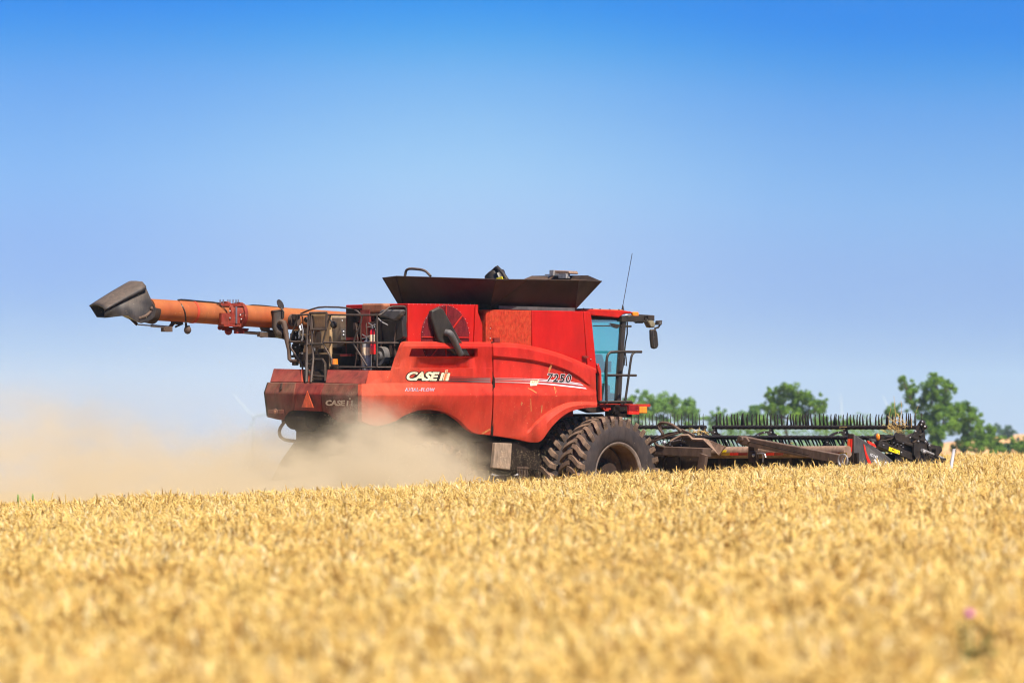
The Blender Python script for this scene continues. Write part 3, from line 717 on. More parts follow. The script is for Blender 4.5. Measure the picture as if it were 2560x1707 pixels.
# ---- grain tank side wall (three panels)
ztk = S(1330, 775, 1.5)
def tpanel(pts_, m, nm='tank_side_panel'):
    b = MB(); b.prism([S(u, v, 1.42) for u, v in pts_], (0, .5, 0)); return b.build(nm, m, CMB, 30, bevel=.012)
M['red_rough'] = mat('red_paint_orange_dust', (.35,.003,.003), .5, dust=.32, dcol=(.44,.10,.035), spots=.1, scale=14, bump=.2, spec=.12)
tpanel([(1215, 774), (1328.6, 776), (1328.6, 880), (1215, 870)], 'red_rough')
tpanel([(1330, 776), (1458, 778), (1464, 860), (1467, 925), (1330, 880)], 'red_clean')
tpanel([(1459.5, 778), (1468, 778.6), (1474, 781), (1478, 787), (1481, 812), (1493, 933), (1469, 925), (1465.5, 860)], 'red_clean')
b = MB()
xb0, xb1 = S(1215, 800, 1.42).x, S(1484, 800, 1.42).x; zz1 = S(1215, 774, 1.42).z
b.box(((xb0+xb1)/2, .25, (zz1+2.0)/2-.01), (xb1-xb0-.04, 2.3, zz1-2.0-.02)); b.build('grain_tank', 'red_clean', CMB, 0)
b = MB(); b.box((S(1241, 852, 1.45)), (.13, .05, .05)); b.box(S(1241, 846, 1.44), (.16, .03, .02)); b.build('latch', 'red_dusty', CMB, 0)
b = MB(); b.box(S(1463, 892, 1.45), (.12, .05, .035)); b.build('latch', 'red_dusty', CMB, 0)
b = MB()
for px in ((1226, 821), (1226, 846), (1477, 898), (1493, 912)): b.sphere(S(*px, 1.43), .012, 5)
b.build('bolt', 'chrome', CMB)

# ---- grain tank extension
w_ = 1.19
lb = S(1225, 766, w_).x; lf = S(1438, 772, w_).x
Bz = S(1225, 766, w_).z-.03
wt = w_+.42; lt = lb-.42; lft = lf+.42
P_1 = L(990, 691, lt); P_2 = L(1240, 699, lt); P_0 = L(957, 695, lt+.06)
P_3 = S(1322, 699.5, wt); P_4 = S(1446, 701, wt); P_5 = S(1504, 703.5, wt-.30)
mir = lambda p: Vector((p.x, -p.y, p.z))
zr = P_1.z
B1 = Vector((lb, w_, Bz)); B2 = Vector((lb, -w_, Bz)); B3 = Vector((lf, -w_, Bz)); B4 = Vector((lf, w_, Bz))
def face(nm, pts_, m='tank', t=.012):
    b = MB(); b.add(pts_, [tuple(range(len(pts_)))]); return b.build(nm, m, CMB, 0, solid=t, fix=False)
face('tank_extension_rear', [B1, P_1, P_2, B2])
face('tank_extension_corner', [B1, P_0, P_1], 'tankc')
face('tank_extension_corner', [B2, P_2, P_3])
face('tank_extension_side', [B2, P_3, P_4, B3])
face('tank_extension_corner', [B3, P_4, P_5], 'tankc')
P5m = mir(P_5); P5m.y = w_*.9
P_6a = L(1470, 689, P_5.x+.02); P_6b = L(1330, 690, P_5.x+.02); 
face('tank_extension_front', [B3, P_5, P_6a, P_6b, P5m, B4], 'brown')
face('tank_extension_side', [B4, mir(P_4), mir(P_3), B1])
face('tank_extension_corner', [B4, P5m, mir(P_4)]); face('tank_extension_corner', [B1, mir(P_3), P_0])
b = MB(); b.prism([B1, B2, B3, B4], (0, 0, .02)); b.build('tank_floor', 'dark', CMB, 0)
# folded stiffening creases on the flares
b = MB()
for a_, c_ in ((P_2, B2), (P_3, B2), (P_4, B3), (P_1, B1.lerp(B2, .03)), (P_0, P_1), (P_0, B1)): b.tube([a_+Vector((-.01, -.008, 0)), c_+Vector((-.01, -.008, 0))], .009, 5)
for a_, c_ in ((P_1, P_2), (P_2, P_3), (P_3, P_4), (P_4, P_5)): b.tube([a_, c_], .012, 5)
b.build('tank_extension_edging', 'dark2', CMB)
b = MB(); b.beam(S(1246, 768.5, 1.30), S(1436, 774, 1.30), .03, .06); b.build('hinge_rail', 'grey', CMB, 0)
b = MB(); b.tube([L(*c3(275, 190), lt+.12), L(*c3(285, 135), lt+.12), L(*c3(320, 118), lt+.12), L(*c3(460, 132), lt+.12), L(*c3(518, 190), lt+.12)], .024, 8, smooth=2); b.build('grab_rail', 'rail', CMB, 50)
# grain tank fill auger head with yellow sticker and straps
pc = L(*c3(1150, 225), .0+lb+1.2)
xa = lb+1.2
b = MB(); ax = (L(*c3(1125, 170), xa)-L(*c3(1150, 240), xa)).normalized(); b.lathe(L(*c3(1152, 250), xa), ax, [(0, 0.001), (0, .19), (.17, .19), (.18, .17), (.18, .001)], 24); o = b.build('fill_auger_head', 'black', CMB, 40)
b = MB(); b.lathe(L(*c3(1127, 176), xa), ax, [(0, .001), (0, .15), (.05, .13), (.07, .06), (.07, .001)], 16); b.build('auger_core', 'brown', o, 40)
b = MB(); b.prism([L(*c3(x, y), xa-.215) for x, y in ((1140, 210), (1190, 193), (1203, 218), (1152, 232))], (.01, 0, 0)); b.build('sticker', 'yellow', o, 0)
b = MB(); b.tube([L(*c3(1082, 200), xa-.1), L(*c3(1088, 160), xa-.1), L(*c3(1120, 130), xa-.1), L(*c3(1148, 106), xa-.1), L(*c3(1165, 120), xa-.1)], .03, 6, smooth=1)
b.tube([L(*c3(1148, 104), xa-.15), L(*c3(1200, 160), xa-.15), L(*c3(1245, 225), xa-.15)], .036, 6); b.build('strap', 'shiny', o, 40)
# light cluster on the front flare
xc = P_5.x-.1
b = MB(); b.prism([L(*c3(x, y), xc) for x, y in ((1660, 145), (1690, 136), (1825, 142), (1838, 165), (1828, 172), (1665, 168))], (.22, 0, 0)); o = b.build('receiver_housing', 'tanh', CMB, 30, bevel=.01)
b = MB(); b.beam(L(*c3(1605, 178), xc), L(*c3(1700, 178), xc), .02, .02); b.beam(L(*c3(1630, 208), xc), L(*c3(1680, 168), xc), .02, .02); b.beam(L(*c3(1690, 170), xc), L(*c3(1830, 205), xc), .03, .03); b.beam(L(*c3(1800, 170), xc), L(*c3(1760, 208), xc), .03, .03)
b.box(L(*c3(1785, 190), xc), (.1, .2, .08)); b.box(L(*c3(1672, 160), xc-.03), (.05, .1, .1)); b.build('receiver_bracket', 'steel', o, 0)

# ---- rear hood
def hood(u0, u1, top, cre, bot, m, nm, inset=0.):
    rows = []
    def ln(pts_, off): return [(u, v, off) for u, v in pts_]
    rows = [ln(top, -5.30+inset), ln([(a, b_+2) for a, b_ in top], -5.34+inset), ln([(a, b_-3) for a, b_ in cre], -5.42+inset), ln([(a, b_) for a, b_ in cre], -5.43+inset), ln([(a, b_+4) for a, b_ in cre], -5.43+inset), ln(bot, -5.34+inset)]
    me = rowsurf(rows, 24, L, None, .07, (1, 0, 0)); return link(nm, me, m, CMB, 32)
hl = hood(0, 0, [(671, 955.5), (738, 956)], [(663, 981), (734, 982)], [(671, 1043), (704, 1050), (711, 1047), (720, 1030), (733, 1025)], 'red_mud', 'hood_panel')
hm = hood(0, 0, [(740, 956.5), (808.5, 957.5)], [(736, 982), (801.5, 984)], [(735, 1025), (805, 1028)], 'red_dusty', 'hood_door', .02)
hr = hood(0, 0, [(810.5, 957.5), (907, 960)], [(803.5, 984), (901, 987)], [(807, 1028), (818, 1032), (832, 1045), (850, 1055), (899, 1060)], 'red_mud', 'hood_panel')
# left corner of the hood and its hidden left side
b = MB()
cl = [L(670, 955.5, -5.31), L(662, 981, -5.42), L(670, 1043, -5.35)]
cl2 = [Vector((q.x+.16, q.y+.10, q.z)) for q in cl]; cl3 = [Vector((-3.0, q.y+.12, q.z)) for q in cl]
for g_ in ((cl, cl2), (cl2, cl3)):
    for i in range(2): b.add([g_[0][i], g_[0][i+1], g_[1][i+1], g_[1][i]], [(0, 1, 2, 3)])
b.build('hood_corner', 'red_mud', CMB, 30, solid=.02, fix=False)
b = MB(); b.tube([L(669, 957, -5.33), L(661, 981, -5.44), L(668, 1040, -5.37)], .011, 5); b.build('hood_seam', 'dark', CMB)
# upper shelf
def quadp(nm, pts_, m, t=.02, par=None): 
    b = MB(); b.add(pts_, [tuple(range(len(pts_)))]); return b.build(nm, m, par or CMB, 0, solid=t, fix=False)
quadp('hood_shelf', [L(676, 955, -5.28), L(685, 922.5, -5.02), L(754, 924, -5.02), L(754, 955.5, -5.28)], 'red_dusty')
quadp('hood_shelf', [L(815, 957.5, -5.28), L(820, 925.5, -5.02), L(924, 926.5, -5.02), L(914, 960, -5.28)], 'red_dusty')
quadp('hood_shelf', [S(914, 960, 1.44), S(922, 926, 1.40), S(985, 926.5, 1.40), S(974, 959, 1.46)], 'red')
quadp('ladder_well', [L(754, 956, -5.2), L(754, 924, -5.0), L(820, 925, -5.0), L(815, 957, -5.2)], 'dark')
for a_, b_ in (((470, 762), (482, 888)), ((548, 762), (556, 888))):
    quadp('well_edge', [L(*c2(a_[0], a_[1]), -5.1), L(*c2(a_[0]+22, a_[1]+2), -5.1), L(*c2(b_[0]+10, b_[1]), -5.25), L(*c2(b_[0]-12, b_[1]), -5.25)], 'red')
# slow moving vehicle triangle, latch, tail lamp, rear lettering
LD = lambda off: (lambda u, v: L(u, v, off))
b = MB(); b.prism([L(*c2(528, 978), -5.46), L(*c2(470, 1146), -5.42), L(*c2(592, 1150), -5.42)], (.008, 0, 0)); b.build('warning_triangle', 'orange', CMB, 0)
b = MB(); b.lathe(L(*c2(205, 1192), -5.40), (-1, 0, 0), [(0, .001), (0, .06), (.03, .055), (.035, .001)], 14); b.box(L(*c2(205, 1192), -5.385), (.02, .42, .075))
b.build('tail_lamp', 'red_mud', CMB, 30, bevel=.008)
b = MB(); b.sphere(L(*c2(200, 1194), -5.42), .042, 6, (.5, 1, 1)); b.build('lamp_lens', mat('dusty_lens', (.45,.08,.02), .5, dust=.5), CMB, 40)
b = MB(); b.beam(L(*c2(262, 905), -5.37), L(*c2(256, 965), -5.43), .05, .02, (1, 0, 0)); b.build('latch', 'dark2', CMB, 0)
qr = [c2(722, 1075), c2(915, 1078), c2(915, 1130), c2(722, 1126)]
lettering('logo_letters', 'CASE', qr, LD(-5.455), 'creamd', hr, .05, .12, .93)
b = MB()
for pts_ in ([(938, 1078), (955, 1078), (950, 1133), (932, 1133)], [(982, 1076), (999, 1076), (994, 1132), (977, 1132)], [(960, 1050), (978, 1050), (976, 1066), (958, 1066)]):
    poly(b, [c2(*q_) for q_ in pts_], LD(-5.455))
b.build('logo_emblem', 'creamd', hr, 0, fix=False)
b = MB(); poly(b, [c2(962, 1072), c2(976, 1072), c2(970, 1134), c2(954, 1134)], LD(-5.462)); b.build('logo_bar', 'red_mud', hr, 0, fix=False)
# chopper and hose under the hood
b = MB()
b.prism([L(*c2(x, y), -5.0) for x, y in ((345, 1180), (700, 1190), (760, 1240), (745, 1330), (600, 1345), (560, 1400), (500, 1395), (400, 1395), (395, 1335), (350, 1290))], (.5, 0, 0))
b.lathe(L(*c2(455, 1260), -5.15), (0, 1, 0), [(-.35, .001), (-.35, .2), (.2, .2), (.2, .001)], 16)
b.prism([L(*c2(x, y), -4.9) for x, y in ((410, 1390), (470, 1350), (500, 1395), (560, 1385), (700, 1340), (780, 1900), (150, 1900), (250, 1700), (370, 1530), (408, 1470))], (.4, 0, 0))
b.build('straw_chopper', 'dark', CMB, 30, bevel=.02)
b = MB(); b.tube([L(*c2(x, y), -5.25) for x, y in ((375, 1185), (335, 1230), (300, 1290), (255, 1350), (238, 1400), (250, 1450), (290, 1480), (340, 1490), (400, 1495))], .03, 8, smooth=2)
b.tube([L(*c2(x, y), -5.28) for x, y in ((350, 1200), (300, 1250), (262, 1300), (330, 1300))], .018, 6, smooth=2); b.build('hydraulic_hose', 'brown', CMB, 50)

# ---- chassis, axles, underside
b = MB()
b.box((-2.75, 0, 1.45), (3.0, 1.9, 1.3)); b.box((-2.2, 0, .75), (1.6, 1.5, .6)); b.box((-4.4, 0, 1.75), (1.0, 1.1, .8)); b.box((-.45, 0, 1.5), (1.6, 1.5, 1.1))
b.build('chassis', 'dark', CMB, 0)
b = MB(); b.box((-3.9, 0, 2.62), (2.3, 2.6, .06)); b.build('engine_deck', 'dark2', CMB, 0)
b = MB(); b.box((-2.0, -1.3, 1.35), (1.5, .25, .5)); b.box((-1.75, -1.25, .85), (1.0, .1, .7)); b.box((-2.1, -1.35, .75), (.5, .3, .5))
b.build('side_frame', 'dark', CMB, 0)
b = MB(); b.prism([S(*c4(x, y), 1.5) for x, y in ((1048, 1080), (1220, 1086), (1200, 1355), (1025, 1335))], (0, .3, 0)); b.build('battery_box', mat('dusty_box', (.17,.13,.10), .7, dust=.5, dcol=(.30,.2,.13), spots=.5, scale=6), CMB, 0, bevel=.015)
b = MB(); b.tube([S(*c4(x, y), 1.48) for x, y in ((1010, 1400), (1080, 1425), (1230, 1430), (1275, 1400))], .02, 6, smooth=1); b.build('step_bracket', 'steel', CMB)
b = MB()
for k in range(7): b.beam(S(*c4(1272+k*16, 1320), 1.44), S(*c4(1276+k*16, 1450), 1.44), .012, .012, (0, 1, 0))
b.beam(S(*c4(1265, 1330), 1.45), S(*c4(1385, 1335), 1.45), .02, .02, (0, 1, 0)); b.build('side_grille', 'brown', CMB, 0)
b = MB(); b.box(S(*c4(1310, 1325), 1.40), (.10, .03, .12)); b.build('reflector_plate', 'steel', CMB, 0)
b = MB(); b.box((0, 0, 1.0), (.5, 3.6, .45)); b.lathe((0, 1.9, 1.02), (0, -1, 0), [(0, .001), (0, .2), (3.8, .2), (3.8, .001)], 20); b.build('front_axle', 'dark2', CMB, 30)
b = MB(); b.box((-3.75, 0, .95), (.35, 2.6, .3)); b.build('rear_axle', 'dark2', CMB, 0)

# ---- wheels
def lug_mesh(R, Wd, nl, lh=.065, lw=.115):
    b = MB()
    hw = Wd/2
    for side_ in (-1, 1):
        for k in range(nl):
            t0 = 2*PI*(k + (.5 if side_ > 0 else 0))/nl
            prof = [(-.02, 0., 0.0), (.06, .02, 0.0), (.14, .065, 0), (.19, .105, -.004), (.235, .145, -.012), (hw, .165, -.035), (hw+.012, .170, -.07), (hw+.008, .174, -.105)]
            vs = []; m_ = len(prof)
            for (s_, dt, dr) in prof:
                yy = s_*side_*(1 if s_ > 0 else 1)
                for (wt_, hh) in ((-1, -.03), (-.70, lh), (.70, lh), (1, -.03)):
                    th = t0 + dt + wt_*lw*.5/R; rr = R - lh + dr + hh
                    vs.append((rr*math.sin(-th), yy + (0.012*side_ if s_ >= hw and hh > 0 else 0), rr*math.cos(th)))
            fs = []
            for i in range(m_-1):
                for j in range(3): fs.append((i*4+j, i*4+j+1, (i+1)*4+j+1, (i+1)*4+j))
                fs.append((i*4+3, i*4, (i+1)*4, (i+1)*4+3))
            fs += [(0, 1, 2, 3), ((m_-1)*4+3, (m_-1)*4+2, (m_-1)*4+1, (m_-1)*4)]
            b.add(vs, fs)
    return b
def wheel(loc, R, Wd, Rr, nl, dish, name='wheel', sgn=-1, proto=None):
    """wheel axis along y, outer face towards sgn*y"""
    e = empty(name, loc, 0, CMB)
    if proto:
        for c in proto.children:
            d = c.copy(); COL.objects.link(d); d.parent = e
        e.scale = (1, -sgn, 1) if False else (1, 1, 1)
        if sgn > 0: e.rotation_euler = (0, 0, PI)
        return e
    hw = Wd/2; H = .05
    b = MB(); b.lathe((0, 0, 0), (0, sgn, 0), [(-hw*.9, Rr+.01), (-hw-.02, Rr+.08), (-hw-.03, (Rr+R)/2), (-hw, R-.15), (-hw+.05, R-H-.02), (-hw*.5, R-H), (0, R-H+.005), (hw*.5, R-H), (hw-.05, R-H-.02), (hw, R-.15), (hw+.03, (Rr+R)/2), (hw+.025, Rr+.1), (hw+.005, Rr+.03), (hw*.9, Rr+.005)], 96)
    b.build('tyre', 'tyre', e, 40)
    lug_mesh(R, Wd, nl).build('tread_lugs', 'lug', e, 25)
    b = MB(); b.lathe((0, 0, 0), (0, sgn, 0), [(hw*.86, Rr-.035), (hw*.93, Rr), (hw*.97, Rr+.022), (hw*1.0, Rr+.018), (hw*1.0, Rr+.005), (hw*.96, Rr-.012), (hw*.9, Rr-.03)], 72); b.build('rim_edge', 'rimedge', e, 40)
    b = MB(); b.lathe((0, 0, 0), (0, sgn, 0), [(-hw*.95, Rr+.02), (-hw*.85, Rr-.03), (0, Rr-.07), (hw*.5, Rr-.05), (hw*.9, Rr-.028)], 72)
    b.lathe((0, 0, 0), (0, sgn, 0), [(dish, Rr-.06), (dish-.02, Rr-.12), (dish-.06, .30), (dish, .24), (dish+.01, .17), (dish+.10, .15), (dish+.10, .001)], 48)
    for k in range(10):
        a = 2*PI*k/10; b.lathe((.2*math.sin(a), sgn*(dish+.0), .2*math.cos(a)), (0, sgn, 0), [(0, .018), (.035, .018), (.035, .001)], 8)
    b.build('rim', 'rim', e, 40)
    b = MB(); b.tube([(Rr*.86*math.sin(a), sgn*(hw*.9), Rr*.86*math.cos(a)) for a in (-1.75, -1.6, -1.45)], .02, 6); b.tube([(-Rr*.98, sgn*hw*.98, -.12), (-Rr*.86, sgn*hw*.8, -.15)], .012, 6)
    b.build('valve', 'steel', e, 40)
    return e
ZW = 1.02
fw = wheel((0, -1.90, ZW), 1.03, .50, .55, 30, -.20, 'front_wheel')
wheel((0, -1.15, ZW), 1.03, .50, .55, 30, 0, 'front_wheel', proto=fw)
wheel((0, 1.90, ZW), 1.03, .50, .55, 30, 0, 'front_wheel', sgn=1, proto=fw)
wheel((0, 1.15, ZW), 1.03, .50, .55, 30, 0, 'front_wheel', sgn=1, proto=fw)
rw = wheel((-3.75, -1.38, .80), .80, .44, .36, 24, -.05, 'rear_wheel')
wheel((-3.75, 1.38, .80), .80, .44, .36, 24, 0, 'rear_wheel', sgn=1, proto=rw)

# ---- unloading auger along the left side
RA = -1.72
def AX(u, v): return S(u, v, RA)
def AXo(u, v, o): return S(u, v, RA+o)
b = MB(); b.tube([AX(372, 773.5), AX(470, 779.5), AX(560, 786)], .188, 32); t1 = b.build('unloading_tube', 'auger', CMB, 50)
b = MB(); b.tube([AX(590, 787.5), AX(700, 795), AX(800, 802), AX(900, 809), AX(1000, 816), AX(1150, 827)], .192, 32); b.build('unloading_tube', 'auger', CMB, 50)
b = MB(); b.tube([AX(478, 780.2), AX(483, 780.6)], .197, 32); b.build('tube_ring', 'red', t1, 50)
b = MB()
for u, v in ((558, 786), (592, 788)): b.tube([AX(u, v), AX(u+8, v+.6)], .235, 24)
b.tube([AX(560, 786), AX(600, 788.5)], .20, 20)
b.box(AXo(574, 797, .22), (.42, .06, .20)); b.box(AXo(570, 762, .05), (.5, .22, .05)); b.box(AXo(575, 812, .18), (.4, .14, .06))
o = b.build('tube_joint', 'red_joint', CMB, 30)
b = MB()
for x in (1648, 1685, 1740, 1765, 1800, 1835, 1862): b.lathe(AXo(*c1(x, 466), .02), (0, 0, 1), [(0, .012), (.07, .012), (.075, .001)], 8)
for x, y in ((1762, 553), (1762, 635), (1885, 600), (1895, 650)): b.sphere(AXo(*c1(x, y), .26), .018, 5)
b.box(AXo(*c1(1835, 600), .26), (.03, .03, .30))
b.build('joint_bolt', 'chrome', o)
# cables over the tube
b = MB()
def CB(pts_, r=.012, off=0., sm=1): b.tube([AXo(*c1(x, y), o_) for x, y, o_ in pts_], r, 6, smooth=sm)
CB([(1150, 425, .0), (1200, 420, .02), (1400, 440, .04), (1600, 456, .04), (1700, 480, .1), (1850, 500, .1), (1920, 520, .1), (2000, 486, .03), (2150, 492, .03), (2340, 515, .03), (2560, 540, .03), (2900, 568, .03), (3000, 580, .03)], .017)
CB([(1155, 428, .04), (1200, 490, .17), (1235, 560, .20), (1243, 640, .15), (1245, 690, .06)], .014)
CB([(1600, 460, .1), (1680, 500, .18), (1730, 560, .2), (1740, 620, .2), (1700, 680, .15)], .008)
CB([(1960, 500, .1), (1950, 560, .2), (1900, 590, .2)], .006)
b.build('cable', 'shiny', CMB, 50)
# lamps, cylinder and linkage under the tube
b = MB(); b.box(AX(*c1(1020, 765)), (.17, .12, .095)); b.box(AXo(*c1(990, 762), .08), (.02, .01, .06)); b.build('work_lamp', 'brown', CMB, 0, bevel=.015)
b = MB(); b.sphere(AX(*c1(1265, 775)), .075, 6, (.8, 1, 1)); b.box(AX(*c1(1270, 740)), (.05, .05, .05)); b.build('work_lamp', 'brown', CMB, 40)
b = MB(); b.tube([AX(*c1(680, 712)), AX(*c1(840, 725))], .012, 8); b.tube([AX(*c1(835, 725)), AX(*c1(1075, 745))], .024, 10); b.build('spout_cylinder', 'steel', CMB, 40)
b = MB(); b.beam(AX(*c1(560, 605)), AX(*c1(672, 712)), .02, .05); b.beam(AX(*c1(1060, 740)), AX(*c1(1100, 690)), .05, .05); b.beam(AX(*c1(1080, 695)), AX(*c1(1200, 690)), .06, .06); b.beam(AX(*c1(1120, 740)), AX(*c1(1210, 700)), .02, .03)
b.beam(AX(*c1(1245, 690)), AX(*c1(1248, 740)), .03, .03)
b.build('spout_linkage', 'dark2', CMB, 0)
b = MB()
b.beam(AX(*c1(1640, 745)), AX(*c1(1980, 768)), .02, .03); b.beam(AX(*c1(1650, 760)), AX(*c1(1970, 782)), .02, .02); b.box(AX(*c1(1870, 785)), (.17, .08, .1))
b.sphere(AX(*c1(1745, 790)), .07, 6); b.sphere(AX(*c1(1645, 748)), .045, 5); b.box(AX(*c1(1710, 755)), (.1, .08, .08)); b.build('joint_latch', 'red_dusty', CMB, 0)
b = MB(); b.tube([AX(*c1(1900, 800)), AX(*c1(2130, 818))], .028, 8); b.beam(AX(*c1(2100, 825)), AX(*c1(2420, 845)), .08, .09); b.prism([AX(*c1(x, y)) for x, y in ((2110, 745), (2215, 752), (2205, 800), (2130, 790))], (0, -.05, 0)); b.beam(AX(*c1(2215, 795)), AX(*c1(2420, 808)), .06, .07)
b.tube([AX(*c1(2090, 842)), AX(*c1(2130, 860)), AX(*c1(2180, 855))], .01, 5); b.build('fold_cylinder', 'brown', CMB, 30)
# rubber spout
def section(ps, depth): return ps
b = MB()
def SPR(x, y, o): return S(*c1(x, y), RA-o)
near = [(122, 492), (290, 525), (775, 290), (838, 455), (890, 528), (880, 590), (800, 672), (720, 692), (620, 612), (550, 600), (290, 630), (210, 622), (150, 560)]
# body: near wall, far wall, roof with rounded ridges
nw = [(290, 525), (540, 405), (775, 290), (845, 470), (892, 530), (870, 620), (800, 672), (720, 692), (640, 655), (560, 598), (292, 630)]
fwl = [(118, 495), (350, 350), (585, 212), (845, 440), (892, 530), (870, 620), (800, 672), (720, 692), (600, 655), (480, 598), (200, 622)]
n_ = len(nw)
vs = [SPR(x, y, -.27) for x, y in nw] + [SPR(x, y, .27) for x, y in fwl]
b.add(vs, [tuple(range(n_)), tuple(range(2*n_-1, n_-1, -1))] + [(i, i+n_, (i+1) % n_+n_, (i+1) % n_) for i in range(n_) if i not in (0, 1, n_-1)])
b.build('spout', 'rubber', CMB, 30, solid=.02)
b = MB(); roof = []
K = 9
for i in range(K+1):
    t = i/K; rr = []
    for (x, y, o_) in ((110, 495, .30), (150, 480, .16), (200, 482, .0), (262, 505, -.18), (285, 530, -.29), (292, 545, -.31)):
        x2, y2 = {110: (572, 214), 150: (600, 206), 200: (660, 206), 262: (735, 215), 285: (776, 262), 292: (778, 300)}[x]
        bl = math.sin(t*PI)*6
        rr.append(SPR(x+(x2-x)*t, y+(y2-y)*t-bl, o_))
    roof.append(rr)
vs = [q_ for rr in roof for q_ in rr]; k_ = 6
b.add(vs, [(i*k_+j, i*k_+j+1, (i+1)*k_+j+1, (i+1)*k_+j) for i in range(K) for j in range(k_-1)])
b.build('spout_hood', 'rubber', CMB, 60, solid=.025)
b = MB(); b.tube([AX(*c1(700, 540)), AX(*c1(868, 575))], .20, 24); b.build('spout_collar', 'dark2', CMB, 40)
b = MB(); b.tube([SPR(838, 500, -.26), SPR(845, 545, -.28), SPR(780, 610, -.28), SPR(690, 640, -.27)], .026, 8, smooth=1); b.sphere(SPR(842, 522, -.30), .03, 5); b.sphere(SPR(885, 522, -.26), .02, 5); b.build('pivot_bracket', 'brown', CMB, 40)

# ------------------------------------------------------------------ engine deck
LE = -4.95
def R2(x, y, l=LE): return L(*c2(x, y), l)
def Q2(x, y, r=1.32): return S(*c2(x, y), r)
b = MB(); b.prism([R2(*p, -3.9) for p in ((775, 212), (985, 212), (992, 300), (962, 430), (900, 515), (810, 552), (775, 545))], (.9, 0, 0)); b.build('engine_cover', mat('engine_cover_plastic', (.03,.028,.028), .35, dust=.45, dcol=(.42,.30,.19), updust=.2, scale=1.6), CMB, 0, bevel=.03)
b = MB(); b.box(R2(903, 392, -3.92), (.03, .11, .2)); b.sphere(R2(903, 372, -3.95), .03, 5); b.sphere(R2(903, 405, -3.95), .03, 5); b.sphere(R2(888, 254, -3.93), .015, 4); b.sphere(R2(958, 264, -3.93), .015, 4); b.build('cover_latch', 'chrome', CMB)
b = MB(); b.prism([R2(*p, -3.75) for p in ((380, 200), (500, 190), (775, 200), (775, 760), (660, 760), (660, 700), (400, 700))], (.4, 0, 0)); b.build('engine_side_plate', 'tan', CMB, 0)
b = MB(); b.prism([R2(*p, -3.85) for p in ((610, 365), (805, 368), (805, 500), (770, 520), (770, 760), (670, 760), (670, 560), (595, 560))], (.05, 0, 0)); b.build('engine_shield', 'brown', CMB, 0)
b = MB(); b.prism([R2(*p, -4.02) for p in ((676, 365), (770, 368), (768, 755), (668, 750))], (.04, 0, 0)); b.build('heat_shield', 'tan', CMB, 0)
rr_ = random.Random(11)
b = MB(); b.box((-4.1, .2, 2.9), (.5, 2.2, .5))
for i in range(26):
    p = R2(rr_.uniform(395, 500), rr_.uniform(285, 700), -4.2); b.box(p, (.1, rr_.uniform(.05, .18), rr_.uniform(.04, .16)))
for i in range(30):
    p = R2(rr_.uniform(560, 1080), rr_.uniform(560, 750), -4.15+rr_.uniform(-.1, .1)); b.box(p, (.1, rr_.uniform(.05, .25), rr_.uniform(.04, .2)))
b.build('engine_block', 'dark', CMB, 0, bevel=.01)
b = MB()
for i in range(16):
    p = R2(rr_.choice((rr_.uniform(405, 490), rr_.uniform(405, 490), rr_.uniform(560, 610))), rr_.uniform(290, 600), -4.28); b.box(p, (.02, rr_.uniform(.01, .03), rr_.uniform(.01, .05)))
b.tube([R2(445, 300, -4.3), R2(462, 350, -4.3), R2(450, 400, -4.3)], .03, 8); b.tube([R2(470, 290, -4.3), R2(485, 360, -4.3), R2(478, 460, -4.3)], .015, 8)
b.build('engine_fitting', 'chrome', CMB)
b = MB(); b.box(R2(1150, 290, -4.4), (.12, .25, .5)); b.box(R2(1020, 440, -4.4), (.1, .35, .05)); b.box(R2(940, 610, -4.4), (.08, .3, .04)); b.prism([R2(*p, -4.42) for p in ((1050, 270), (1100, 200), (1180, 200), (1130, 300))], (.1, 0, 0)); b.box(R2(1180, 470, -4.42), (.08, .5, .04)); b.build('engine_bracket', 'red_dusty', CMB, 0)
b = MB(); b.prism([R2(*p, -4.45) for p in ((1087, 78), (1300, 76), (1318, 88), (1300, 176), (1270, 170), (1090, 176))], (.6, 0, 0)); b.build('precleaner_box', 'brownred', CMB, 0, bevel=.03)
b = MB(); b.prism([R2(*p, -4.6) for p in ((1275, 150), (1300, 138), (1500, 142), (1482, 200), (1425, 255), (1335, 225), (1255, 215))], (.12, 0, 0)); b.build('intake_scoop', 'grey', CMB, 30, bevel=.03)
b = MB(); b.prism([R2(*p, -4.5) for p in ((1225, 240), (1440, 255), (1500, 200), (1515, 420), (1440, 470), (1225, 470))], (.1, 0, 0)); b.build('intake_duct', 'black', CMB, 0)
b = MB(); b.tube([R2(1260, 230, -4.74), R2(1300, 270, -4.76), R2(1360, 300, -4.74)], .012, 6, smooth=1); b.build('hose', 'steel', CMB)
b = MB(); c_ = R2(1285, 620, -4.6); b.lathe(c_, (-1, .0, 0), [(-.1, .001), (-.1, .15), (0, .155), (.03, .145), (.02, .08), (.05, .05), (.05, .001)], 32, ); b.v = [Vector((q.x, q.y, c_.z+(q.z-c_.z)*1.1)) for q in b.v]; b.build('blower_housing', 'grey', CMB, 40)
b = MB(); b.tube([R2(975, 735, -4.0), R2(1000, 640, -4.0)], .10, 12, rad=[.12, .09]); b.build('oil_hose', 'black', CMB, 40)
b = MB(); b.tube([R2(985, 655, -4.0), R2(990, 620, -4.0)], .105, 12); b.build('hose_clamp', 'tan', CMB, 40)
b = MB()
for i in range(34):
    p = R2(rr_.uniform(1000, 1500), rr_.uniform(260, 745), -4.42); b.box(p, (rr_.uniform(.05, .2), rr_.uniform(.02, .2), rr_.uniform(.02, .22)))
for i in range(6):
    xx_ = rr_.uniform(1000, 1480); b.tube([R2(xx_, 280, -4.5), R2(xx_+rr_.uniform(-30, 30), 480, -4.52), R2(xx_+rr_.uniform(-50, 50), 740, -4.5)], .013, 5, smooth=1)
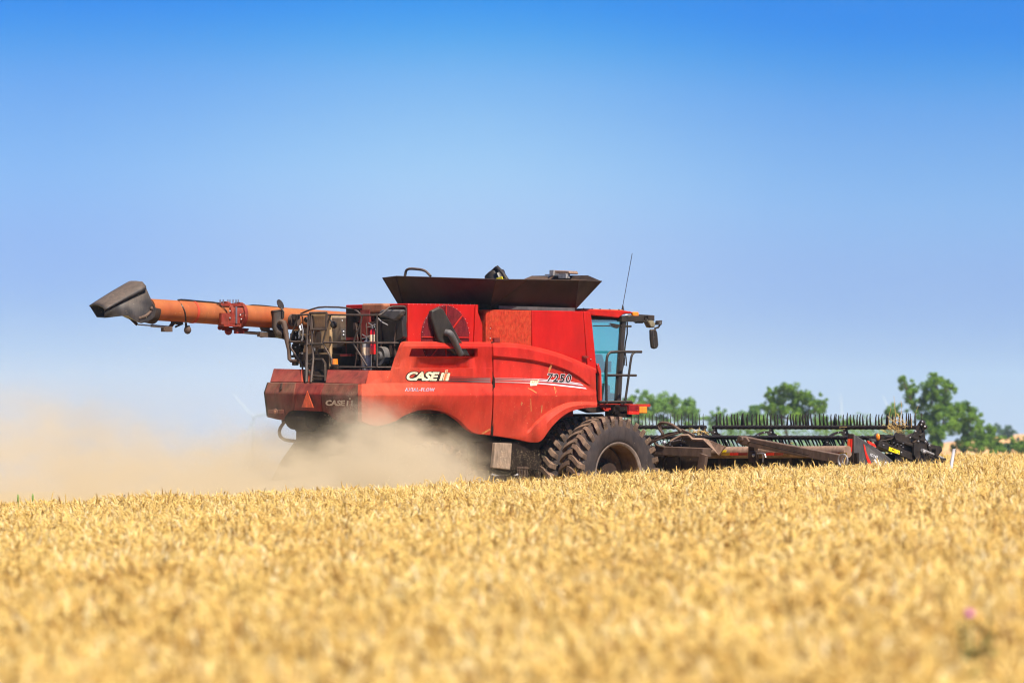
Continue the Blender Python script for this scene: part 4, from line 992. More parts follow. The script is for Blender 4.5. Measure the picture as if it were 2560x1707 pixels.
b.build('engine_accessories', mat('engine_grime', (.03,.016,.011), .6, dust=.5, dcol=(.09,.045,.03), scale=6), CMB, 0)
# white bottle/rag bits on the ladder
b = MB(); b.box(R2(551, 475, -5.0), (.02, .045, .10)); b.build('sticker', 'cream', CMB, 0)
# exhaust
XE = -4.9
b = MB(); pe = [R2(222, 158, XE), R2(224, 330, XE), R2(250, 385, XE), R2(300, 400, XE)]
b.tube(pe, .1, 20, rad=[.10, .10, .10, .085]); b.tube([R2(219, 150, XE), R2(220, 162, XE)], .115, 20); b.build('exhaust_canister', mat('exhaust_steel', (.02,.018,.018), .5, dust=.3, dcol=(.15,.10,.07), scale=5), CMB, 50)
b = MB(); d_ = (R2(270, 130, XE)-R2(225, 55, XE)); nrm_ = Vector((.25, -.8, .35)).normalized(); b.lathe(R2(249, 88, XE), nrm_, [(0, .001), (0, .095), (.012, .095), (.012, .001)], 24); b.tube([R2(262, 125, XE), R2(285, 160, XE), R2(283, 230, XE)], .014, 6); b.build('rain_cap', 'black', CMB, 40)
b = MB(); b.tube([R2(x, y, XE-.05) for x, y in ((240, 275), (262, 262), (290, 272), (300, 320), (318, 450), (340, 560), (345, 650), (362, 668), (430, 668))], .04, 12, rad=[.04]*2+[.045]*3+[.036]*2+[.03]*2, smooth=0); b.build('exhaust_pipe', 'brown', CMB, 50)
b = MB(); b.lathe(R2(375, 250, -4.6), (0, -1, 0), [(0, .001), (0, .11), (.1, .11), (.1, .001)], 16); b.prism([R2(*p, -4.7) for p in ((365, 185), (420, 190), (400, 240), (380, 240))], (.1, 0, 0)); b.build('turbo_duct', 'brown', CMB, 40)
# hand rails
def rail(pts_, nm='handrail', r=.016, m='rail'): 
    b = MB(); b.tube(pts_, r, 8, smooth=1); return b.build(nm, m, CMB, 50)
rail([R2(420, 197), R2(540, 190), R2(740, 193), R2(1000, 196), R2(1262, 197), Q2(1290, 190), Q2(1320, 165), Q2(1385, 108), Q2(1530, 106), Q2(1550, 130), Q2(1548, 250), Q2(1536, 330), Q2(1495, 430), Q2(1490, 485)])
rail([R2(430, 195, -4.3), R2(560, 140, -4.3), R2(665, 112, -4.3), R2(900, 116, -4.3), R2(1040, 150, -4.3), R2(1075, 185, -4.5)])
rail([R2(438, 198), R2(400, 310), R2(345, 460), R2(360, 540), R2(420, 620), R2(478, 700), R2(480, 760)])
rail([R2(345, 470), R2(515, 472)], r=.016)
rail([R2(768, 198), R2(745, 260), R2(690, 470), R2(700, 510), R2(785, 655)])
rail([R2(1095, 200), R2(1085, 270), R2(1005, 470), R2(1015, 510), R2(1145, 720)])
rail([R2(690, 480), R2(1000, 482), R2(1250, 484), Q2(1270, 484), Q2(1490, 484)])
rail([R2(860, 733), R2(1250, 735), Q2(1270, 735), Q2(1425, 735)])
rail([R2(1250, 200), R2(1250, 735)])
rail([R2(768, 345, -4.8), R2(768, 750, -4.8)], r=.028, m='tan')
b = MB()
LL = -5.05
b.tube([R2(545, 200, LL), R2(525, 520, LL), R2(520, 890, -5.3)], .024, 8); b.tube([R2(575, 200, LL), R2(580, 520, LL), R2(592, 640, LL), R2(568, 890, -5.3)], .02, 8)
for y in (300, 400, 500, 600, 700): b.tube([R2(536, y, LL), R2(580, y, LL)], .014, 6)
b.build('ladder', 'rail', CMB, 40)
b = MB()
for a_, c_ in (((556, 175), (728, 172)), ((728, 172), (722, 345)), ((722, 345), (568, 345)), ((568, 345), (556, 175))): b.tube([R2(*a_, LL), R2(*c_, LL)], .022, 6)
b.build('gate_frame', 'rail', CMB, 40)
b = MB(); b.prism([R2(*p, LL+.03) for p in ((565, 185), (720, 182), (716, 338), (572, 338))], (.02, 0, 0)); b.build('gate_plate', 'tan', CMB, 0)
b = MB(); b.tube([R2(575, 498, LL), R2(690, 495, LL)], .02, 6); b.tube([R2(560, 668, LL), R2(580, 655, LL), R2(715, 652, LL), R2(716, 880, -5.25)], .02, 6, smooth=1); b.tube([R2(545, 770, -5.15), R2(580, 825, -5.2), R2(718, 830, -5.2)], .02, 6); b.tube([R2(590, 640, LL), R2(592, 780, LL)], .018, 6)
b.build('step_frame', 'black', CMB, 40)
b = MB(); b.sphere(R2(802, 297, -4.9), .065, 8); b.tube([R2(765, 240, -4.9), R2(795, 285, -4.9)], .015, 6); b.sphere(R2(520, 245, -4.9), .05, 6); b.build('rear_work_lamp', 'shiny', CMB, 50)
b = MB(); b.tube([R2(815, 704, -4.97), R2(815, 648, -4.97)], .052, 16, rad=[.054, .048]); o = b.build('beacon_lens', 'amber', CMB, 40)
b = MB(); b.tube([R2(815, 722, -4.97), R2(815, 704, -4.97)], .065, 16); b.box(R2(818, 738, -4.97), (.1, .2, .05)); b.build('beacon_base', 'dark2', CMB, 40)

# fire extinguishers strapped to the railing: things of their own
def extinguisher(name, label, base, top, r, m, l):
    pb, pt = R2(*base, l), R2(*top, l)
    e = empty(name, world(pb), A); tag(e, label, 'fire extinguisher'); h = (pt-pb).length
    b = MB(); b.lathe((0, 0, 0), (0, 0, 1), [(0, .001), (0, r*.95), (.02, r), (h*.88, r), (h*.95, r*.7), (h, r*.35), (h, .001)], 20); b.build('cylinder', m, e, 40)
    b = MB(); b.tube([(0, 0, h), (0, 0, h+.05)], .02, 8); b.beam((0, 0, h+.05), (0, .12, h+.10), .02, .015); b.beam((0, 0, h+.04), (0, .13, h+.03), .02, .015); b.beam((0, 0, h+.05), (0, -.06, h+.07), .02, .02); b.build('valve', 'chrome', e, 0)
    b = MB(); b.tube([(0, -.03, h+.05), (0, -r-.03, h-.02), (0, -r-.025, h*.5)], .012, 6, smooth=1); b.build('hose', 'black', e, 40)
    b = MB(); b.lathe((0, 0, h*.5), (0, 0, 1), [(0, r+.003), (h*.26, r+.003)], 20); b.build('label_sleeve', 'cream', e, 0)
    return e
extinguisher('fire_extinguisher', 'small red fire extinguisher hanging on the rear railing of the combine', (1205, 600), (1212, 335), .052, 'extred', -4.88)
extinguisher('water_extinguisher', 'tall silver water extinguisher standing behind the rear railing of the combine', (1145, 765), (1135, 455), .082, 'steel', -4.82)

# ------------------------------------------------------------------ cab
RC = .98
def C5(x, y, r=RC): return S(*c5(x, y), r)
zt_, zb_ = 3.79, 2.30
def plan(t_lift):
    return [(.38, -RC), (1.15, -RC), (1.22, -RC+.02), (1.45, -.80), (1.60, -.55), (1.68, -.2), (1.68, .2), (1.60, .55), (1.45, .80), (1.22, RC-.02), (1.15, RC), (.38, RC)]
pl = plan(0); tin = lambda x: x if x < .5 else x - .16*(x-.38)/1.0
def cabwall(i0, i1, nm, m):
    bm = MB(); ks = 6; vs = []
    for i in range(i0, i1+1):
        for k in range(ks+1):
            z = zb_+(zt_-zb_)*k/ks; bul = .0
            x = pl[i][0]*(k/ks)+tin(pl[i][0])*(1-k/ks)
            vs.append((x, pl[i][1], z))
    n = i1-i0
    bm.add(vs, [(i*(ks+1)+k, i*(ks+1)+k+1, (i+1)*(ks+1)+k+1, (i+1)*(ks+1)+k) for i in range(n) for k in range(ks)])
    return bm.build(nm, m, CMB, 60, fix=False)
cabwall(0, 1, 'side_window', 'glass'); cabwall(2, 9, 'windscreen', 'glass'); cabwall(10, 11, 'side_window', 'glass')
for s_ in (-1, 1):
    b = MB(); b.tube([(1.19, s_*RC, zt_), (tin(1.19), s_*RC, zb_)], .06, 8, rad=[.055, .065]); b.build('cab_pillar', 'shiny', CMB, 40)
b = MB(); b.box((.36, 0, 3.05), (.08, 1.9, 1.5)); b.build('cab_rear_wall', 'dark2', CMB, 0)
b = MB(); b.box((.85, 0, 2.25), (1.15, 2.0, .12)); b.build('cab_floor', 'dark', CMB, 0)
b = MB(); b.box((.85, 0, 3.82), (1.3, 1.95, .10)); b.build('roof_lining', 'dark', CMB, 0)
b = MB(); b.prism([S(*c5(x, y), 1.02) for x, y in ((36, 577), (60, 568), (430, 580), (520, 594), (535, 612), (470, 615), (440, 624), (400, 655), (300, 645), (150, 632), (36, 628))], (0, 2.04, 0)); o = b.build('cab_roof', 'red', CMB, 30, bevel=.02)
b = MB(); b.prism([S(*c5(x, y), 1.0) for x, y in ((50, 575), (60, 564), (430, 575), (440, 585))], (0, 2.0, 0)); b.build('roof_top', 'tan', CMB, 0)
b = MB()
for x in (70, 150, 225, 315, 400): b.sphere(S(*c5(x, 567+(x-50)*.03), 1.0), .016, 4)
b.build('bolt', 'dark', CMB)
b = MB(); b.box(C5(550, 618, 1.0), (.14, .08, .085)); b.build('turn_signal', 'amber', CMB, 30, bevel=.02)
b = MB(); b.sphere(C5(490, 628, 1.03), .05, 6, (1.6, .5, .6)); b.build('roof_lamp', 'chrome', CMB, 40)
b = MB(); b.tube([C5(437, 582, .9), C5(437, 530, .9)], .03, 8, rad=[.03, .008]); b.tube([C5(438, 535, .9), C5(480, 300, .9), C5(525, 50, .9)], .006, 5); b.build('antenna', 'shiny', CMB, 40)
# beams, lamps, mirror on the cab roof
b = MB(); b.beam(C5(410, 660, 1.0), C5(620, 662, 1.0), .10, .11); b.beam(C5(560, 628, 1.0), C5(712, 636, 1.0), .06, .035); b.beam(C5(640, 640, 1.0), C5(660, 690, 1.0), .04, .06); b.box(C5(690, 655, 1.0), (.16, .08, .1)); b.beam(C5(540, 685, 1.0), C5(690, 690, 1.0), .03, .03)
b.beam(C5(620, 690, 1.0), C5(690, 665, 1.0), .03, .03); b.tube([C5(735, 750, 1.02), C5(770, 740, 1.02), C5(790, 705, 1.02)], .02, 6); b.tube([C5(738, 745, 1.02), C5(738, 780, 1.02)], .018, 6)
for x in (565, 590, 610): b.box(C5(x, 690, 1.0), (.05, .06, .05))
b.build('lamp_bracket', 'black', CMB, 0, bevel=.006)
b = MB(); b.prism([C5(x, y, 1.04) for x, y in ((668, 670), (710, 658), (745, 705), (735, 745), (700, 742), (685, 710))], (0, .14, 0)); b.build('head_lamp', mat('dusty_lamp', (.11,.10,.08), .4, dust=.4, dcol=(.35,.28,.16)), CMB, 30, bevel=.02)
b = MB(); b.prism([C5(x, y, 1.06) for x, y in ((768, 678), (808, 674), (803, 718), (762, 718))], (0, .08, 0)); o = b.build('work_lamp', 'black', CMB, 0, bevel=.01)
b = MB(); b.prism([C5(x, y, 1.065) for x, y in ((781, 684), (802, 682), (799, 712), (778, 712))], (0, .01, 0)); b.build('lamp_lens', 'grey', o, 0)
b = MB(); b.prism([C5(x, y, 1.06) for x, y in ((702, 760), (750, 756), (764, 790), (775, 905), (765, 935), (740, 942), (715, 935), (705, 850))], (0, .07, 0)); o = b.build('mirror', 'black', CMB, 30, bevel=.025)
b = MB(); b.beam(C5(716, 770, 1.065), C5(726, 930, 1.065), .008, .03, (0, 1, 0)); b.build('mirror_rim', 'grey', o, 0)
b = MB(); b.prism([C5(x, y, .99) for x, y in ((320, 700), (415, 715), (415, 730), (385, 750), (340, 735))], (0, .06, 0)); b.build('inner_mirror', 'black', CMB, 30)
b = MB(); b.tube([C5(415, 728, 1.0), C5(515, 731, 1.0)], .018, 6); b.beam(C5(165, 727, 1.0), C5(320, 727, 1.0), .02, .02); b.build('wiper', 'black', CMB, 30)
b = MB(); b.tube([C5(x, y, .75) for x, y in ((478, 690), (478, 800), (462, 880), (455, 950), (440, 1100), (420, 1200), (405, 1300))], .014, 6); b.tube([C5(x, y, .78) for x, y in ((455, 950), (468, 1030), (472, 1100), (450, 1090), (455, 1020))], .012, 6)
b.tube([C5(415, 740, 1.0), C5(420, 850, 1.0), C5(430, 950, 1.0)], .008, 5); b.build('cab_cable', 'black', CMB, 40)
# seat and console
b = MB(); b.box((.66, -.45, 2.68), (.5, .5, .12)); b.prism([C5(x, y, .70) for x, y in ((183, 995), (250, 990), (268, 1060), (245, 1170), (210, 1190), (185, 1100))], (0, .5, 0)); b.build('seat', 'seat', CMB, 30, bevel=.03)
b = MB(); b.prism([C5(x, y, .6) for x, y in ((245, 1290), (285, 1260), (322, 1285), (320, 1350), (375, 1355), (380, 1420), (240, 1420))], (0, .4, 0)); b.build('control_console', 'seat', CMB, 0, bevel=.02)
b = MB(); b.tube([(1.05, .1, 2.35), (1.15, .1, 2.75), (1.0, .1, 3.0)], .04, 8); b.tube([(1.0+.05*math.cos(a), .1+.19*math.sin(a), 3.02-.17*math.cos(a)*.5) for a in [2*PI*i/16 for i in range(17)]], .014, 6); b.build('steering_wheel', 'seat', CMB, 40)
b = MB(); b.box((1.1, -.62, 2.95), (.05, .26, .2)); b.tube([(1.1, -.62, 2.4), (1.1, -.62, 2.9)], .02, 6); b.build('cab_monitor', 'seat', CMB, 0)
# cab platform, railing, marker lamps
b = MB(); b.prism([S(*c5(x, y), 1.25) for x, y in ((206, 1458), (525, 1462), (525, 1476), (370, 1478), (320, 1520), (270, 1520), (240, 1478))], (0, .12, 0)); b.box((1.0, -.85, S(1540, 1013, 1.25).z), (1.3, .75, .05)); b.build('cab_platform', 'red', CMB, 0)
b = MB(); b.prism([S(*c5(x, y), 1.2) for x, y in ((205, 1460), (245, 1462), (275, 1525), (260, 1530), (170, 1540), (60, 1500))], (0, .2, 0)); b.build('platform_bracket', 'dark2', CMB, 0)
rail([C5(285, 1455, 1.3), C5(283, 1200, 1.3), C5(286, 1030, 1.3), C5(300, 990, 1.3), C5(328, 968, 1.3), C5(612, 969, 1.3)], m='black', r=.024)
rail([C5(455, 1455, 1.3), C5(485, 1250, 1.3), C5(515, 1020, 1.3), C5(530, 985, 1.3), C5(552, 972, 1.3)], m='black', r=.022)
rail([C5(290, 1187, 1.3), C5(562, 1188, 1.3)], m='black', r=.022)
rail([C5(215, 1437, 1.3), C5(515, 1434, 1.3)], m='black', r=.022)
rail([C5(425, 1434, 1.3), C5(425, 1460, 1.3)], m='black', r=.02)
b = MB(); b.prism([C5(x, y, 1.3) for x, y in ((196, 1082), (215, 1078), (238, 1150), (246, 1415), (240, 1428), (222, 1425), (222, 1180), (204, 1140))], (0, .15, 0)); b.build('front_post', 'red', CMB, 30, bevel=.01)
b = MB(); b.prism([C5(x, y, 1.25) for x, y in ((190, 1090), (222, 1150), (226, 1440), (205, 1440))], (0, .2, 0)); b.build('post_gap_strip', 'dark', CMB, 0)  # dark strip put in as the shade of the gap beside the post
b = MB(); b.beam(C5(340, 1502, 1.45), C5(490, 1502, 1.45), .06, .08); b.box(C5(365, 1505, 1.42), (.10, .12, .17)); b.box(C5(380, 1545, 1.3), (.3, .3, .14)); b.box(C5(410, 1560, 1.3), (.5, .1, .07)); b.build('lamp_arm', 'dark', CMB, 0)
b = MB(); b.box(C5(533, 1494, 1.50), (.26, .06, .105)); b.build('marker_lamp', 'dredref', CMB, 0, bevel=.006)
b = MB(); b.box(C5(533, 1526, 1.50), (.26, .05, .10)); b.build('reflector', 'redref', CMB, 0, bevel=.006)
b = MB(); b.box(C5(618, 1510, 1.50), (.19, .07, .12)); b.build('marker_lamp', 'amber', CMB, 0, bevel=.01)
# feeder house
b = MB(); b.prism([(.9, -.75, 2.1), (2.0, -.75, 1.35), (2.0, -.75, .5), (.9, -.75, 1.0)], (0, 1.5, 0)); b.build('feeder_house', 'red_dusty', CMB, 0, bevel=.01)

# ================================================================== draper header
HO = Vector((2.5, 0, .45))
HD = empty('harvester_header', world(HO), A)
tag(HD, 'wide black and brown draper header with a tined reel carried in front of the combine', 'header')
LT = 1.80
b = MB()
ra, rb_ = L(1797, 1131, LT), L(2120, 1129, LT)
dz = (rb_.z-ra.z)/(rb_.y-ra.y)
def tubez(y): return ra.z + dz*(y-ra.y)
RE = -rb_.y
b.tube([(LT, 6.1, tubez(6.1)), (LT, -RE, tubez(-RE))], .105, 24); b.build('frame_tube', 'tanh', HD, 50)
b = MB(); b.prism([(LT+.12, 6.1, tubez(6.1)-.02), (LT+.12, -RE-.1, tubez(-RE)-.02), (LT+.12, -RE-.1, .25), (LT+.12, 6.1, .25)], (.05, 0, 0)); b.build('back_sheet', 'dark', HD, 0)
for (x0, x1, m, ty) in ((1010, 1103, 'damber', 0), (1105, 1200, 'redref', 0), (1202, 1300, 'dredref', 0), (1515, 1604, 'redref', 0), (1606, 1705, 'dredref', 0), (2150, 2240, 'redref', 0), (2242, 2335, 'dredref', 0)):
    b = MB(); b.prism([L(*c7(x0, 958), LT-.12), L(*c7(x1, 957), LT-.12), L(*c7(x1, 985), LT-.10), L(*c7(x0, 987), LT-.10)], (.02, 0, 0)); b.build('reflector_tape', m, HD, 0)
for (x0, x1, m) in ((0, 78, 'redref'), (80, 182, 'dredref'), (184, 262, 'damber')):
    b = MB(); b.prism([L(*c8(x0, 995), LT-.12), L(*c8(x1, 994), LT-.12), L(*c8(x1, 1022), LT-.10), L(*c8(x0, 1024), LT-.10)], (.02, 0, 0)); b.build('reflector_tape', m, HD, 0)
b = MB(); b.prism([L(*c7(x, y), LT-.115) for x, y in ((1018, 926), (1068, 924), (1060, 948), (1012, 950))], (.01, 0, 0)); b.build('sticker', 'yellow', HD, 0)
# frame legs and rear framing seen in the shade under the tube
b = MB()
for r_ in (1.2, 2.0, 2.9, 3.8, 4.7, 5.5): b.box((LT+.05, -r_, .85), (.14, .08, .95))
b.beam((LT, 0, .6), (LT, -6.0, .6), .1, .1); b.beam((LT, 0, .95), (LT, -6.0, .98), .05, .06)
b.build('frame_leg', 'dark2', HD, 0)
b = MB()
b.box(L(*c7(1370, 940), LT-.2), (.1, .16, .36)); b.box(L(*c7(1380, 1000), LT-.22), (.12, .13, .2)); b.build('leg_bracket', 'dark2', HD, 0, bevel=.01)
b = MB(); b.tube([L(*c7(x, y), LT-.2) for x, y in ((1420, 970), (1450, 962), (1500, 965), (1512, 1010))], .016, 6, smooth=1); b.tube([L(*c7(x, y), LT-.2) for x, y in ((1470, 960), (1485, 1000), (1480, 1060))], .012, 6, smooth=1)
b.sphere(L(*c7(1372, 985), LT-.3), .03, 5); b.build('hydraulic_fitting', 'chrome', HD)
# folded transport drawbar lying across the back
b = MB(); p0, p1 = L(*c7(1290, 825), 1.45), L(*c8(230, 1075), 1.45); b.beam(p0, p1, .14, .155); b.build('transport_boom', 'brown', HD, 0, bevel=.012)
b = MB(); b.prism([L(*c7(x, y), 1.34) for x, y in ((1168, 840), (1200, 765), (1290, 785), (1320, 830), (1300, 862), (1240, 872), (1200, 850))], (.2, 0, 0)); b.lathe(L(*c7(1240, 800), 1.33), (-1, 0, 0), [(0, .05), (.03, .045), (.03, .001)], 10); b.build('boom_hitch', 'brown', HD, 0, bevel=.01)
b = MB(); b.tube([L(*c7(x, y), 1.36) for x, y in ((1330, 835), (1600, 895), (2000, 985))], .008, 5); b.build('boom_cable', 'dark', HD)
b = MB(); b.lathe(L(*c8(230, 1085), 1.33), (-1, 0, 0), [(0, .12), (.03, .12), (.03, .1), (.0, .09)], 20); b.tube([L(*c8(228, 1060), 1.3), L(*c8(215, 1100), 1.3), L(*c8(245, 1140), 1.3)], .012, 6, smooth=1); b.build('boom_ring', 'steel', HD)
# float module (adapter) next to the front wheel
b = MB(); b.beam(L(*c7(150, 925), 1.2), L(*c7(850, 955), 1.2), .22, .16); b.build('adapter_beam', 'brown', HD, 0, bevel=.012)
b = MB(); b.beam(L(*c7(815, 975), 1.0), L(*c7(780, 1180), 1.0), .16, .07, (1, 0, 0)); b.build('adapter_leg', 'brown', HD, 0)
b = MB(); b.prism([L(*c7(x, y), 1.35) for x, y in ((150, 990), (800, 1000), (780, 1220), (150, 1220))], (.1, 0, 0)); b.lathe(L(*c7(450, 1100), 1.30), (-1, 0, 0), [(0, .25), (.03, .25), (.03, .21), (0, .2)], 28); b.build('adapter_panel', 'dark2', HD, 40)
b = MB(); b.prism([L(*c7(x, y), 1.45) for x, y in ((330, 900), (430, 820), (560, 752), (640, 752), (690, 795), (820, 800), (870, 840), (960, 900), (850, 935), (760, 905), (330, 910))], (.04, 0, 0)); b.build('adapter_side', 'dark2', HD, 0)
b = MB()
top_ = [(430, 822), (560, 752), (640, 752), (690, 795), (820, 800), (870, 815), (1055, 885)]
inn = [(440, 838), (565, 768), (632, 768), (680, 812), (808, 818), (845, 850), (985, 985)]
vs = [L(*c7(*p), 1.42) for p in top_] + [L(*c7(*p), 1.36) for p in inn]; n_ = len(top_)
b.add(vs, [(i, i+1, n_+i+1, n_+i) for i in range(n_-1)]); b.build('adapter_flange', 'tanh', HD, 0, solid=.03, fix=False)
b = MB(); b.prism([L(*c7(x, y), 1.40) for x, y in ((820, 802), (1055, 888), (1040, 905), (985, 920), (980, 988), (900, 850))], (.03, 0, 0)); b.build('adapter_gusset', 'tanh', HD, 0)
b = MB(); b.tube([L(*c7(x, y), 1.3) for x, y in ((430, 870), (435, 835), (550, 812))], .012, 6); b.sphere(L(*c7(365, 845), 1.3), .04, 6)
for x, y in ((552, 790), (590, 830), (558, 872), (452, 884)): b.sphere(L(*c7(x, y), 1.42), .018, 4)
b.build('adapter_fitting', 'chrome', HD)
b = MB(); b.tube([L(*c7(x, y), 1.2) for x, y in ((180, 860), (300, 790), (430, 745), (500, 735), (560, 715))], .03, 8, smooth=1); b.beam(L(*c7(200, 830), 1.2), L(*c7(430, 740), 1.2), .04, .05); b.beam(L(*c7(560, 705), 1.6), L(*c7(700, 770), 1.6), .05, .06); b.build('adapter_arm', 'brown', HD, 30)
b = MB()
b.tube([L(*c7(x, y), 1.1) for x, y in ((560, 720), (480, 655), (400, 620), (330, 615), (298, 640), (310, 690), (350, 740), (330, 775), (270, 790), (255, 830), (285, 880), (370, 895))], .026, 8, smooth=2)
b.tube([L(*c7(x, y), 1.16) for x, y in ((550, 700), (470, 640), (390, 612), (320, 628), (325, 690), (345, 730))], .018, 8, smooth=2)
b.tube([L(*c7(x, y), 1.0) for x, y in ((180, 880), (240, 830), (320, 800), (420, 760), (520, 735))], .016, 8, smooth=2)
b.build('hydraulic_hose', 'brown', HD, 50)

# ---- reel
LR = 3.60
zt1 = L(2060, 1068, 3.72).z; RB = .60; ZR = zt1-RB*math.sin(math.radians(78))
r_out = 5.95
def bat_pos(th): return LR+RB*math.cos(math.radians(th)), ZR+RB*math.sin(math.radians(th))
tn = MB()
tp = [(0, 0, 0), (.004, 0, .05), (-.006, 0, .12), (-.012, 0, .19), (-.004, 0, .25)]
tn.tube(tp, .01, 5, rad=[.024, .020, .016, .012, .008]); tn.box((0, 0, 0), (.06, .03, .045))
tine_me = tn.mesh('tine'); tine_me.materials.append(M['shiny'])
split = .62
for th in (78, 138, 198, 258, 318, 18):
    x, z = bat_pos(th)
    for half, (ra_, rb2) in enumerate(((-r_out, split-.1), (split+.1, r_out))):
        b = MB(); b.tube([(x, -ra_, z), (x, -rb2, z)], .036, 10)
        k = int(abs(rb2-ra_)/.15)
        for i in range(k): b.tube([(x, -(ra_+.05+i*.15), z), (x, -(ra_+.08+i*.15), z)], .044, 8)
        bat = b.build('reel_bat', 'shiny', HD, 40)
        if half == 1 and th in (78, 138):
            n_t = 0; rr2 = random.Random(th); yv = r_out-.06
            while yv > split+.12 and n_t < 58:
                o = bpy.data.objects.new('tine', tine_me); COL.objects.link(o); o.parent = bat
                o.location = (x, -yv, z)
                tilt = (0.05+rr2.gauss(0, .06)) if th == 78 else (PI-.42+rr2.gauss(0, .07))
                o.rotation_euler = (rr2.gauss(0, .05), tilt, 0); o.scale = (1, 1, rr2.uniform(.9, 1.06))
                yv -= rr2.choice((.092, .095, .095, .06, .12)) ; n_t += 1
        else:
            b = MB(); yv = ra_+.1
            an = {78: .05, 138: PI-.42, 198: PI, 258: PI-.1, 318: PI-.3, 18: PI-.3}[th]
            while yv < rb2-.05:
                Rm = Matrix.Rotation(an, 3, 'Y'); pts_ = [Vector((x, -yv, z)) + Rm @ Vector(q_) for q_ in tp]
                b.tube(pts_, .01, 4, rad=[.017, .014, .010, .008, .004]); yv += .097
            b.build('tine_row', 'shiny', bat, 0)['kind'] = 'stuff'
b = MB()
for r_ in (split-.15, split+.15, 2.25, 4.15):
    b = MB(); c_ = (LR, -r_, ZR)
    ring = [(LR+.50*math.cos(a), -r_, ZR+.50*math.sin(a)) for a in [2*PI*i/36 for i in range(37)]]
    for p_, q_ in zip(ring[:-1], ring[1:]): b.beam(p_, q_, .035, .05, (0, 1, 0))
    for th in (78, 138, 198, 258, 318, 18):
        a = math.radians(th); b.beam((LR, -r_, ZR), (LR+RB*math.cos(a), -r_, ZR+RB*math.sin(a)), .03, .06, (0, 1, 0))
        b.prism([(LR+.46*math.cos(a-.2), -r_-.03, ZR+.46*math.sin(a-.2)), (LR+.46*math.cos(a+.2), -r_-.03, ZR+.46*math.sin(a+.2)), (LR+.64*math.cos(a), -r_-.03, ZR+.64*math.sin(a))], (0, .02, 0))
    b.lathe((LR, -r_-.05, ZR), (0, 1, 0), [(0, .001), (0, .13), (.1, .13), (.1, .001)], 16)
    dsk = b.build('reel_disc', 'shiny', HD, 0)
    b = MB()
    for i in range(18):
        a = i*PI/9; b.sphere((LR+.5*math.cos(a), -r_-.03, ZR+.5*math.sin(a)), .014, 4)
    b.build('bolt', 'chrome', dsk)
b = MB(); b.tube([(LR, 6.0, ZR), (LR, -r_out, ZR)], .09, 14); b.build('reel_shaft', 'black', HD, 40)
# end disc of the reel
RDk = 6.0
b = MB(); c_ = Vector((LR, -RDk, ZR))
b.lathe(c_, (0, 1, 0), [(0, .001), (0, .47), (.02, .49), (.03, .47), (.03, .001)], 36)
for th in (78, 138, 18, 318):
    a = math.radians(th); b.prism([(LR+.42*math.cos(a-.45), -RDk-.03, ZR+.42*math.sin(a-.45)), (LR+.42*math.cos(a+.45), -RDk-.03, ZR+.42*math.sin(a+.45)), (LR+.70*math.cos(a+.05), -RDk-.03, ZR+.70*math.sin(a+.05)), (LR+.70*math.cos(a-.06), -RDk-.03, ZR+.70*math.sin(a-.06))], (0, .03, 0))
dsk = b.build('reel_end_disc', 'shiny', HD, 30)
b = MB(); rr3 = random.Random(4)
for i in range(20):
    a = i*PI/10; b.sphere((LR+.43*math.cos(a), -RDk-.015, ZR+.43*math.sin(a)), .016, 4)
for px in ((1155, 632), (1145, 665), (1185, 688), (1075, 742), (1110, 860), (1240, 910), (1195, 865), (1285, 1035), (1135, 1115)): b.sphere(S(*c8(*px), 6.12), .02, 5)
b.build('bolt', 'chrome', dsk)
b = MB(); b.tube([S(*c8(x, y), 6.05) for x, y in ((1145, 640), (1170, 720), (1165, 765), (1130, 800))], .02, 6, smooth=2); b.sphere(S(*c8(1155, 645), 6.05), .06, 6); b.sphere(S(*c8(1182, 690), 6.05), .05, 6)
b.tube([S(*c8(1145, 700), 6.02), S(*c8(1143, 530), 6.02)], .012, 5, rad=[.016, .005]); b.build('reel_crank', 'shiny', HD, 40)

# ---- right end: shield, arms, divider
RS = 6.14
def E8(x, y, r=RS): return S(*c8(x, y), r)
b = MB(); b.prism([E8(x, y) for x, y in ((352, 776), (372, 782), (480, 852), (610, 935), (740, 1025), (815, 1090), (830, 1150), (828, 1290), (345, 1290), (345, 1000))], (0, .17, 0)); o = b.build('end_shield', mat('shield_plastic', (.025,.025,.027), .45, dust=.3, dcol=(.14,.12,.11), updust=.3, scale=3), HD, 30, bevel=.02)
b = MB(); b.prism([E8(x, y, RS+.004) for x, y in ((470, 890), (500, 910), (790, 1140), (800, 1250), (560, 1250), (520, 1060))], (0, .01, 0)); b.build('shield_inset', mat('shield_grey', (.075,.072,.072), .5, dust=.4, dcol=(.16,.14,.12), scale=5), o, 0)
b = MB(); b.prism([E8(x, y, RS+.010) for x, y in ((466, 892), (482, 915), (500, 990), (535, 1070), (568, 1140), (575, 1200), (548, 1200), (525, 1130), (495, 1050), (478, 970))], (0, .008, 0)); b.prism([E8(x, y, RS+.006) for x, y in ((508, 850), (560, 872), (600, 895), (618, 935), (560, 905), (520, 880))], (0, .008, 0)); b.build('red_stripe', 'redref', o, 0)
lettering('lettering', 'FD140', [c8(548, 1000), c8(636, 1032), c8(622, 1068), c8(540, 1030)], lambda u, v: S(u, v, RS+.016), 'white', o, .012, .0, 1.0)
lettering('lettering', 'MacDon', [c8(596, 1072), c8(850, 1130), c8(850, 1195), c8(590, 1125)], lambda u, v: S(u, v, RS+.016), 'white', o, .045, .0, 1.0)
b = MB(); b.prism([L(*c8(x, y), E8(345, 1000).x-.01) for x, y in ((280, 782), (290, 772), (340, 772), (346, 782), (346, 1290), (262, 1290))], (.02, 0, 0)); b.build('shield_rear_plate', 'dark2', HD, 0, bevel=.006)
